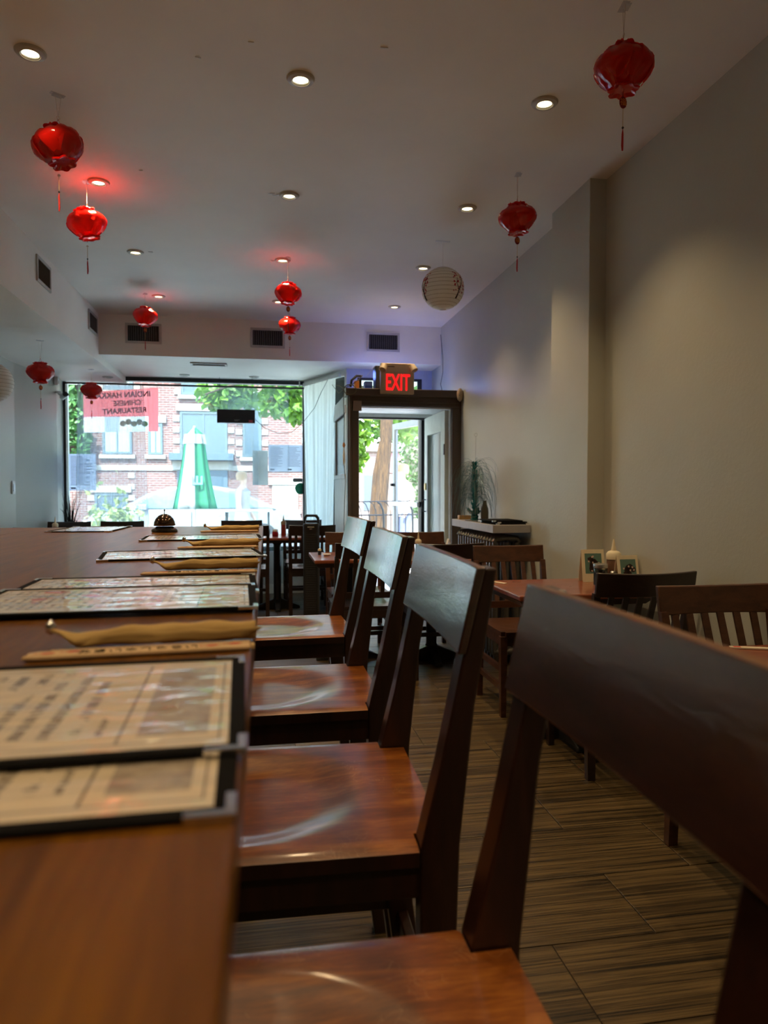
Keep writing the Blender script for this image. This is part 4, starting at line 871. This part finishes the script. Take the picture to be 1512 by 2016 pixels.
# banner outside
bn=thing('restaurant_banner','red banner with mirrored restaurant lettering hung outside the window','banner',(-1.565,8.585,2.13),R(0))
def warp(x,z): return (x, .012*math.sin(x*9), z+.10*x*(1 if z>0 else .35)*.9)
def bpatch(x0,x1,z0,z1,off,name,mat):
    def fn(u,v): p=warp(x0+(x1-x0)*u,z0+(z1-z0)*v); return (p[0],p[1]+off,p[2])
    return obj(name,B().grid(14,4,fn),mat,bn)
M_BAN=film('banner_red',(.80,.17,.16),.8,.6,0)
bpatch(-.41,.41,-.07,.235,0,'banner_sheet',M_BAN); bpatch(.30,.41,-.245,-.07,0,'banner_sheet',M_BAN); bpatch(-.41,-.33,-.245,-.07,0,'banner_sheet',film('banner_pale',(.9,.7,.7),.85,.6,0))
bpatch(-.33,-.18,-.245,-.07,0,'white_panel',film('banner_white',(.9,.9,.88),.85,.6,0))
bpatch(-.18,-.02,-.245,-.07,0,'grey_photo',film('banner_grey',(.5,.52,.5),.85,.6,0)); bpatch(-.02,.10,-.245,-.07,0,'food_photo',film('banner_food',(.85,.72,.6),.85,.6,0)); bpatch(.10,.30,-.245,-.07,0,'food_photo',film('banner_food2',(.66,.68,.64),.85,.6,0))
random.seed(8)
for k in range(5):
    cx=.02+.06*k; obj('food_photo',B().lathe([(.03,0),(.034,.002)],14,(0,0,0)),film('dish_print%d'%k,(.6-.06*k,.45,.25),.4,.6,0),bn).matrix_basis=Matrix.Translation((cx,-.014+.012*math.sin(cx*9),-.15+.02*(k%2)))@Matrix.Rotation(R(90),4,'X')
for i,(s,z,x,sz) in enumerate((('INDIAN HAKKA',.165,.03,.088),('CHINESE',.075,.07,.082),('RESTAURANT',-.015,.04,.082))):
    text('banner_lettering',s,sz,plain('banner_ink',(.10,.03,.025),.6),bn,Matrix.Translation((x,-.016+.012*math.sin(x*9),z+.01))@Matrix.Rotation(R(-4),4,'Y')@Matrix.Rotation(PI,4,'Z')@Matrix.Rotation(R(90),4,'X'),.001,bold=.0025,sx=.95)
for x,z in ((-.40,.20),(.40,.27)): obj('tie_cord',B().tube([(x,.002,z-.01),(x,-.03,.345)],.003,5),M_CORD,bn)
def sheet(name,label,x0,x1,z0,z1,col,ink,pages=1,y=8.50):
    t=thing(name,label,'notice',((x0+x1)/2,y,(z0+z1)/2)); w_,h_=(x1-x0)/2,(z1-z0)/2
    obj('sheet_paper',B().add([(-w_,0,-h_),(w_,0,-h_),(w_,0,h_),(-w_,0,h_)],[(0,1,2,3)]),film(name+'_paper',col,.85,.6,0),t)
    b=B(); random.seed(int(w_*1e4))
    for p in range(pages):
        xa=-w_+ (2*w_)*p/pages+.02; xb=-w_+(2*w_)*(p+1)/pages-.02; z=h_-.03
        while z>-h_+.05:
            e=xa+(xb-xa)*random.uniform(.5,1); b.box(xa,e,-.003,-.0022,z,z+.006); z-=.016
        b.box(xa,xa+.05,-.003,-.0022,-h_+.015,-h_+.035)
    obj('printed_lines',b,plain(name+'_ink',ink,.6),t); return t
sheet('window_menu','lavender posted menu sheet taped low on the left of the window',-2.117,-1.83,1.215,1.625,(.70,.76,.95),(.3,.33,.5))
sheet('window_menu_pair','two-page blue-grey menu taped to the right part of the window',.10,.50,1.435,1.75,(.68,.74,.90),(.36,.40,.55),2)
sheet('grey_notice','blank grey notice panel on the window left of the two-page menu',-.085,.092,1.276,1.68,(.50,.52,.50),(.45,.47,.45),1,8.497)
t=thing('pill_sticker','small grey pill-shaped sticker on the window above the green one','sticker',(.44,8.498,1.335)); obj('sticker_face',B().prism([(-.05,-.022),(.05,-.022),(.06,0),(.05,.022),(-.05,.022),(-.06,0)],'y',-.002,.002),plain('sticker_grey',(.12,.15,.15),.5),t)
t=thing('green_sticker','round dark green sticker low on the right of the window','sticker',(.475,8.498,1.235)); obj('sticker_disc',B().prism([(.068*math.cos(k*PI/14),.068*math.sin(k*PI/14)) for k in range(28)],'y',-.002,.002),plain('sticker_green',(.0,.22,.12),.5),t); obj('sticker_mark',B().box(-.02,.02,-.0035,-.0022,-.02,-.014).box(-.02,.02,-.0035,-.0022,.0,.006).box(-.02,-.014,-.0035,-.0022,-.014,.0),plain('mark_green',(.03,.3,.2),.5),t)
t=thing('hanging_heater','black box heater hanging in front of the shop window','heater',(-.262,8.24,2.05)); obj('heater_body',B().box(-.21,.21,-.04,.04,-.075,.075),M_BLACK,t,bevel=.004); obj('red_label',B().box(.14,.185,-.0425,-.0405,-.068,-.042),plain('red_label',(.6,.1,.12),.5),t); obj('white_mark',B().box(-.02,.04,-.042,-.0405,-.045,-.041).box(-.018,.02,-.042,-.0405,-.055,-.052),plain('pale_lettering',(.5,.5,.5),.5),t)
obj('hanging_wire',B().tube([(-.18,0,.075),(-.18,.02,.44)],.0015,4).tube([(.18,0,.075),(.18,.02,.44)],.0015,4),M_WIRE,t)
b=B().tube([(-.05,8.24,2.02),(.05,8.26,1.93),(.2,8.27,1.87),(.36,8.27,1.88),(.48,8.2,1.98),(.60,7.95,2.13),(.66,7.8,2.28),(.72,7.6,2.40)],.003,5)
tag(obj('sagging_wire',b,M_WIRE),'thin wire sagging from the hanging heater across to the door wall','cable')
# ================================================================= OUTSIDE
G=-.12
struct('pavement',B().box(-9,12,8.62,14.2,G-.1,G),M_CONC).name='ground_pavement'
struct('ground_street',B().box(-14,18,14.2,21,G-.25,G-.12),M_ASPH)
struct('ground_far_pavement',B().box(-14,18,21,26,G-.1,G),M_CONC2)
def leaves(n,fn,size,seed,flat=.5):
    random.seed(seed); b=B()
    for _ in range(n):
        p=Vector(fn()); s=size*random.uniform(.6,1.3); e=Euler((random.uniform(-1.2,1.2),random.uniform(-1.2,1.2),random.random()*6.3)); M=e.to_matrix()
        q=[(-.5,0,0),(-.15,-.32,.05),(.15,-.22,.02),(.5,0,-.06),(.15,.22,.02),(-.15,.32,.05)]
        b.add([p+M@(Vector(v)*s) for v in q],[(0,1,2,3,4,5)])
    return b
tr=thing('street_tree','leafy green street tree with furrowed brown trunk outside the door','tree',(1.83,11,G))
obj('trunk',B().tube([(0,0,0),(.02,0,.6),(.05,.02,1.2),(.12,.05,2.0),(.17,.1,3.0),(.2,.2,4.5)],[.13,.11,.10,.095,.11,.11],14),M_BARK,tr,smooth=50)
obj('second_trunk',B().tube([(-.10,.1,0),(-.07,.1,.8),(-.02,.08,1.6),(.05,.06,2.1)],[.08,.075,.06,.03],10),M_BARK,tr,smooth=50)
obj('branch',B().tube([(.17,.1,2.7),(-.6,-.2,3.2),(-1.6,-.4,3.1),(-2.6,-.5,2.7)],[.07,.05,.03,.012],8).tube([(.17,.1,2.9),(.9,0,3.3),(1.8,.1,3.2)],[.06,.04,.02],8),M_BARK,tr,smooth=50)
def crown():
    c=random.choice(((.0,.9,3.6,1.2,.9,.9),(-1.0,.7,3.3,.9,.8,.8),(-1.9,.6,3.1,.8,.6,.6),(-.38,.7,2.3,.42,.4,.6),(-.38,.7,1.95,.3,.3,.4),(.9,.8,3.2,1.0,.7,.8),(-1.2,.7,2.75,.65,.5,.35),(.5,.9,2.6,.5,.4,.45),(-2.4,.4,2.85,.4,.4,.3),(-.45,.5,2.1,.22,.3,.35)))
    while True:
        v=[random.uniform(-1,1) for _ in range(3)]
        if sum(x*x for x in v)<1: return (c[0]+v[0]*c[3],c[1]+v[1]*c[4],c[2]+v[2]*c[5])
obj('foliage',leaves(5200,crown,.15,21),M_LEAF,tr)['kind']='stuff'
# iron railing
fe=thing('iron_railing','low dark iron railing with curved bars on the pavement','railing',(0,9.9,G))
obj('top_rail',B().tube([(1.25,0,1.17),(2.6,0,1.19)],.009,6),M_WIRE,fe); obj('mid_rail',B().tube([(1.25,0,.98),(2.6,0,.99)],.012,6),M_WIRE,fe); obj('low_rail',B().tube([(1.25,0,.2),(2.6,0,.2)],.012,6),M_WIRE,fe)
for k in range(13):
    x=1.30+.105*k; obj('baluster',B().tube([(x,0,.0 if k%4==0 else .2),(x,0,.95),(x-.01,0,1.05),(x-.05,0,1.14),(x-.09,0,1.165)],.016 if k%4==0 else .007,6),M_WIRE,fe)
# umbrella
um=thing('closed_patio_umbrella','closed green and white patio umbrella standing outside the window','umbrella',(-1.05,12,G))
M_UG=film('umbrella_green',(.015,.17,.085),.35,.7,0); M_UW=film('umbrella_white',(.3,.32,.31),.35,.7,0)
def umb(u,v,a0,a1,sc=1.0):
    a=a0+(a1-a0)*u; prof=[(0,.30),(.12,.27),(.35,.22),(.6,.17),(.8,.14),(.92,.12),(1,.02)]
    for (s0,r0),(s1,r1) in zip(prof,prof[1:]):
        if v<=s1: r=r0+(r1-r0)*(v-s0)/(s1-s0); break
    r*=sc*(1+.22*math.cos(a*8)); return (r*math.cos(a),r*math.sin(a)*.8,1.03+v*1.32)
for k in range(8):
    o=obj('canopy_fold',B().grid(6,14,lambda u,v,k=k:umb(u,v,k*PI/4,(k+1)*PI/4+.08,1 if k%2 else .96)),M_UG if k!=5 else M_UW,um,smooth=1,solid=.004)
obj('canopy_valance',B().grid(32,3,lambda u,v:umb(u,.80+.12*v,0,2*PI,1.12)),M_UW,um,smooth=1)
obj('pole',B().tube([(0,0,0),(0,0,2.38)],.02,10),M_STEEL,um); obj('umbrella_base',B().lathe([(.25,0),(.25,.06),(.06,.10)],20),M_CONC,um)
obj('blue_lettering',B().box(-.03,.14,-.24,-.235,1.42,1.45).box(-.03,.0,-.24,-.235,1.45,1.56).box(.04,.07,-.24,-.235,1.45,1.56).box(.11,.14,-.24,-.235,1.45,1.56),plain('umbrella_blue',(.1,.3,.5),.6),um)
# cafe chairs: bent tube legs under the umbrella
for k,(x,y,lab) in enumerate(((-1.45,11.3,'left of'),(-.70,11.3,'right of'))):
    t=thing('cafe_chair','round-backed metal cafe chair %s the closed umbrella'%lab,'chair',(x,y,G),R(20-50*k),'metal cafe chairs on the pavement')
    obj('seat',B().lathe([(.19,.44),(.20,.455),(.19,.47)],20),M_STEEL,t,smooth=40)
    for q in range(4):
        a=PI/4+q*PI/2; obj('leg',B().tube([(.22*math.cos(a),.22*math.sin(a),0),(.17*math.cos(a),.17*math.sin(a),.44)],.011,6),M_STEEL,t)
    obj('back_hoop',B().tube([(-.19,0,.45),(-.21,.12,.75),(-.12,.2,.9),(0,.22,.93),(.12,.2,.9),(.21,.12,.75),(.19,0,.45)],.011,6),M_STEEL,t,smooth=40)
t=thing('pavement_table','grey rectangular patio table on the pavement beyond the window','table',(-.18,10.6,G)); obj('table_slab',B().box(-.36,.36,-.3,.3,1.02,1.05),plain('grey_slab',(.25,.27,.28),.6),t,bevel=.004)
for sx in (-1,1):
    for sy in (-1,1): obj('leg',B().tube([(sx*.3,sy*.24,0),(sx*.3,sy*.24,1.02)],.014,6),M_WIRE,t)
# potted plants outside left
for k,(x,y,w_,lab) in enumerate(((-2.75,10.4,.2,'farther left, before the white planter'),(-2.25,11.2,.26,'in front of the parked car'))):
    t=thing('potted_plant','yellow-green leafy plant in a pale planter outside, '+lab,'plant',(x-(.35 if k==0 else -.1),y,G),0,'potted plants on the pavement')
    obj('planter',B().lathe([(.16,0),(.22,.5),(.235,.52),(.2,.52)],20),M_STONE,t,smooth=40)
    obj('leaf_mass',leaves(420,lambda:(random.gauss(0,w_*.8),random.gauss(0,w_*.8),.55+abs(random.gauss(0,.27))),.13,30+k),M_PLANT,t)['kind']='stuff'
# car
car=thing('parked_car','white sedan parked across the street beyond the umbrella','car',(-1.35,16.4,G-.04))
M_CAR=plain('white_car_paint',(.15,.165,.175),.3,0,.3); M_CARG=plain('car_glass',(.10,.16,.18),.08,0,.5)
def carside(y0,y1,poly): return B().prism(poly,'y',y0,y1)
body=[(-2.2,.25),(2.2,.25),(2.28,.55),(2.2,.88),(1.2,.96),(-1.3,.96),(-2.15,.82),(-2.3,.5)]
obj('car_body',carside(-.88,.88,body),M_CAR,car,bevel=.06,seg=3)
roofp=[(-1.62,.94),(-1.0,1.30),(-.55,1.44),(.35,1.46),(.85,1.38),(1.75,.94)]
obj('roof',carside(-.68,.68,roofp),M_CAR,car,bevel=.05,seg=3)
obj('side_window',carside(-.70,-.685,[(-1.30,.98),(-.88,1.26),(-.5,1.36),(-.12,1.38),(-.12,.98)]),M_CARG,car); obj('side_window',carside(-.70,-.685,[(-.04,.98),(-.04,1.38),(.35,1.38),(.8,1.28),(1.25,.98)]),M_CARG,car)
for x in (-1.45,1.4):
    w0=obj('wheel',B().lathe([(.20,-.11),(.32,-.10),(.33,-.06),(.33,.06),(.32,.10),(.20,.11)],24),M_BLACK,car,smooth=40); w0.matrix_basis=Matrix.Translation((x,-.80,.33))@Matrix.Rotation(R(90),4,'X')
    h0=obj('hubcap',B().lathe([(.19,0),(.17,.02),(.03,.03)],16),M_STEEL,w0); h0.location=(0,0,.11)
    w1=obj('wheel',B().lathe([(.20,-.11),(.33,-.06),(.33,.06),(.20,.11)],20),M_BLACK,car,smooth=40); w1.matrix_basis=Matrix.Translation((x,.80,.33))@Matrix.Rotation(R(90),4,'X')
obj('side_mirror',B().box(-1.15,-.98,-.98,-.86,.95,1.07),M_CAR,car,bevel=.02); obj('door_seam',B().box(-.085,-.075,-.892,-.882,.35,.93).box(-1.15,-1.14,-.892,-.882,.35,.93),M_BLACK,car); obj('headlamp',B().box(-2.28,-2.1,-.84,-.6,.62,.74),M_CHROME,car,bevel=.02)
# buildings across the street
bd=thing('brick_building','pinkish brick building with pale stone trims across the street','building',(0,24,G))
wins=[(-4.95,-4.05,2.35,3.35,0),(-3.55,-3.1,2.35,3.35,0),(-2.55,-1.05,2.35,3.75,1),(-.55,.05,2.3,4.2,1),(-2.5,-1.0,4.3,5.2,1),(-4.9,-4.0,4.4,5.4,1),(1.6,2.4,2.4,4.2,1),(.40,1.25,.55,1.35,2),(-5.2,-4.2,.5,1.1,1),(5.2,6.2,2.4,4.0,0),(7.2,8.2,2.4,4.0,1),(-8,-7,2.4,4,1)]
obj('facade',B().box(-10,2.9,0,.5,0,8.5),M_BRICK,bd)
for (x0,x1,z0,z1,k) in wins:
    if x1>2.9: continue
    z0-=G; z1-=G
    f=obj('window',B().box(x0,x1,-.06,.0,z0,z0+.07).box(x0,x1,-.06,.0,z1-.07,z1).box(x0,x0+.07,-.06,.0,z0+.07,z1-.07).box(x1-.07,x1,-.06,.0,z0+.07,z1-.07).box((x0+x1)/2-.02,(x0+x1)/2+.02,-.05,.0,z0+.07,z1-.07),M_GFRAME if k<2 else M_STONE,bd)
    obj('pane',B().box(x0+.07,x1-.07,-.02,-.005,z0+.07,z1-.07),[M_BLIND,M_DGLASS,M_WHITE][k],f)
    obj('lintel',B().box(x0-.12,x1+.12,-.09,-.0,z1+.02,z1+.24),M_STONE,bd); obj('sill',B().box(x0-.1,x1+.1,-.12,-.0,z0-.14,z0-.02),M_STONE,bd)
    for s,xx in ((-1,x0),(1,x1)):
        for q in range(0,4): obj('quoin',B().box(xx+(-.22 if s<0 else .02),xx+(-.02 if s<0 else .22),-.04,-.0,z0+q*.36,z0+q*.36+.18),M_STONE,bd) if k==1 else None
obj('stone_course',B().box(-10,2.9,-.05,0,1.95,2.12),M_STONE,bd)
obj('entrance_canopy',B().box(-2.85,-.85,-.5,0,2.28,2.50),M_BLUEDOOR,bd); obj('entrance_lintel',B().box(-2.8,-.9,-.1,0,1.98,2.26),M_STONE,bd)
dd=obj('entrance_door',B().box(-2.65,-1.05,-.06,0,0,1.96),M_BLUEDOOR,bd); obj('door_glass',B().box(-2.5,-1.95,-.08,-.061,.3,1.8).box(-1.75,-1.2,-.08,-.061,.3,1.8),M_DGLASS,dd)
b2=thing('low_pale_house','low pale house with flat roof seen through the doorway','building',(0,21.5,G))
obj('house_wall',B().box(3.0,9.5,0,.4,0,2.5),brickmat('pale_brick',(.17,.12,.11),(.21,.16,.15),(.24,.22,.20)),b2); obj('roof_edge',B().box(2.95,9.5,-.2,.4,2.5,2.72),M_STONE,b2)
obj('sign_panel',B().box(3.75,5.1,-.06,0,1.85,2.45),plain('pink_panel',(.26,.13,.14),.6),b2); obj('garage_opening',B().box(3.7,5.1,-.03,0,.0,1.8),plain('taupe_shade',(.17,.13,.11),.7),b2)
f=obj('window',B().box(3.1,3.4,-.04,0,.7,1.8),M_GFRAME,b2); obj('pane',B().box(3.14,3.36,-.05,-.041,.75,1.75),M_DGLASS,f)
# ivy column and background trees
iv=thing('ivy_wall','tall wall covered with dense green ivy seen through the glass door','ivy',(0,14.0,G))
obj('wall_core',B().box(2.85,3.55,0,.3,0,4.2),plain('old_stone',(.40,.38,.34),.9,bump=.5,bs=20),iv)
obj('ivy_leaves',leaves(3600,lambda:(random.uniform(2.72,3.66)+.05*math.sin(random.random()*9),random.uniform(-.14,.0),random.uniform(.75,4.3)),.075,41),M_IVY,iv)['kind']='stuff'
bt=thing('background_tree','bushy dark green tree beyond the street behind the doorway','tree',(6.8,27.5,G)); obj('trunk',B().tube([(0,0,0),(0,0,3)],.18,8),M_BARK,bt)
obj('foliage',leaves(5000,lambda:(random.gauss(0,2.2),random.gauss(0,.8),max(2.8,4.6+random.gauss(0,1.5))),.34,51),M_IVY,bt)['kind']='stuff'
bt=thing('left_creeper','green and rusty creeper on the house wall at the far left of the window','ivy',(-6.6,23.4,G)); obj('creeper_leaves',leaves(2600,lambda:(random.uniform(-1.4,1.35),random.uniform(0,.45),random.uniform(1.9,6.4)),.24,61),M_IVY,bt)['kind']='stuff'; obj('creeper_stem',B().tube([(0,.3,0),(.1,.3,3),(0,.3,5.5)],.05,6),M_BARK,bt)
# people outside
def person(label,loc,rz,h,top,bot,skin=(.55,.36,.26),hair=(.35,.22,.12)):
    t=thing('person',label,'person',loc,rz); s=h/1.75
    me=bpy.data.meshes.new('body'); 
    V=[(0,0,.95),(0,0,1.12),(0,.01,1.32),(0,0,1.45),(0,-.01,1.53),(0,-.02,1.64),(0,-.02,1.72),
       (.10,0,.90),(.11,-.06,.50),(.11,.04,.09),(.11,-.10,.04),(-.10,0,.90),(-.10,.08,.50),(-.10,.2,.10),(-.10,.08,.04),
       (.18,.0,1.42),(.24,.02,1.15),(.22,-.12,.93),(.22,-.17,.86),(-.18,.0,1.42),(-.25,-.02,1.15),(-.24,-.1,.92),(-.24,-.15,.85)]
    Ed=[(0,1),(1,2),(2,3),(3,4),(4,5),(5,6),(0,7),(7,8),(8,9),(9,10),(0,11),(11,12),(12,13),(13,14),(3,15),(15,16),(16,17),(17,18),(3,19),(19,20),(20,21),(21,22)]
    rad=[.14,.12,.15,.10,.055,.095,.07,.09,.062,.042,.035,.09,.062,.042,.035,.062,.045,.034,.03,.062,.045,.034,.03]
    me.from_pydata([tuple(c*s for c in v) for v in V],Ed,[]); o=bpy.data.objects.new('body',me); COL.objects.link(o); o.parent=t
    sk=o.modifiers.new('skin','SKIN'); 
    for i,sv in enumerate(me.skin_vertices[0].data): sv.radius=(rad[i]*s,rad[i]*s*.8); sv.use_root=(i==0)
    su=o.modifiers.new('sub','SUBSURF'); su.levels=2; su.render_levels=2; me.materials.append(plain('skin_%d'%int(h*100),skin,.5))
    obj('top',B().lathe([(.20*s,.88*s),(.19*s,.98*s),(.165*s,1.12*s),(.19*s,1.32*s),(.20*s,1.42*s),(.08*s,1.49*s)],18,mod=lambda a,z:1-.28*abs(math.sin(a))),plain('shirt_%d'%int(h*100),top,.8),t,smooth=40)
    obj('trousers',B().tube([(.10*s,0,.93*s),(.11*s,-.05*s,.5*s),(.11*s,.04*s,.12*s)],[.115*s,.085*s,.065*s],12).tube([(-.10*s,0,.93*s),(-.10*s,.07*s,.5*s),(-.10*s,.19*s,.13*s)],[.115*s,.085*s,.065*s],12),plain('trousers_%d'%int(h*100),bot,.8),t,smooth=40)
    obj('hair',B().lathe([(.095*s,1.62*s),(.108*s,1.70*s),(.09*s,1.77*s),(.03*s,1.80*s)],16,(0,.018*s,0)),plain('hair_%d'%int(h*100),hair,.7),t,smooth=40)
    obj('face_features',B().box(-.035*s,-.015*s,-.112*s,-.10*s,1.665*s,1.675*s).box(.015*s,.035*s,-.112*s,-.10*s,1.665*s,1.675*s).box(-.02*s,.02*s,-.112*s,-.10*s,1.595*s,1.603*s),plain('feature_dark',(.12,.06,.05),.6),t)
    return t
person('person in white top and pale trousers walking past outside the window',(-.30,12.6,G),R(70),1.62,(.34,.32,.31),(.30,.24,.22))
person('person in white shirt and red bag standing beyond the glass door',(2.45,12.2,G),R(-60),1.75,(.30,.30,.30),(.06,.08,.15))
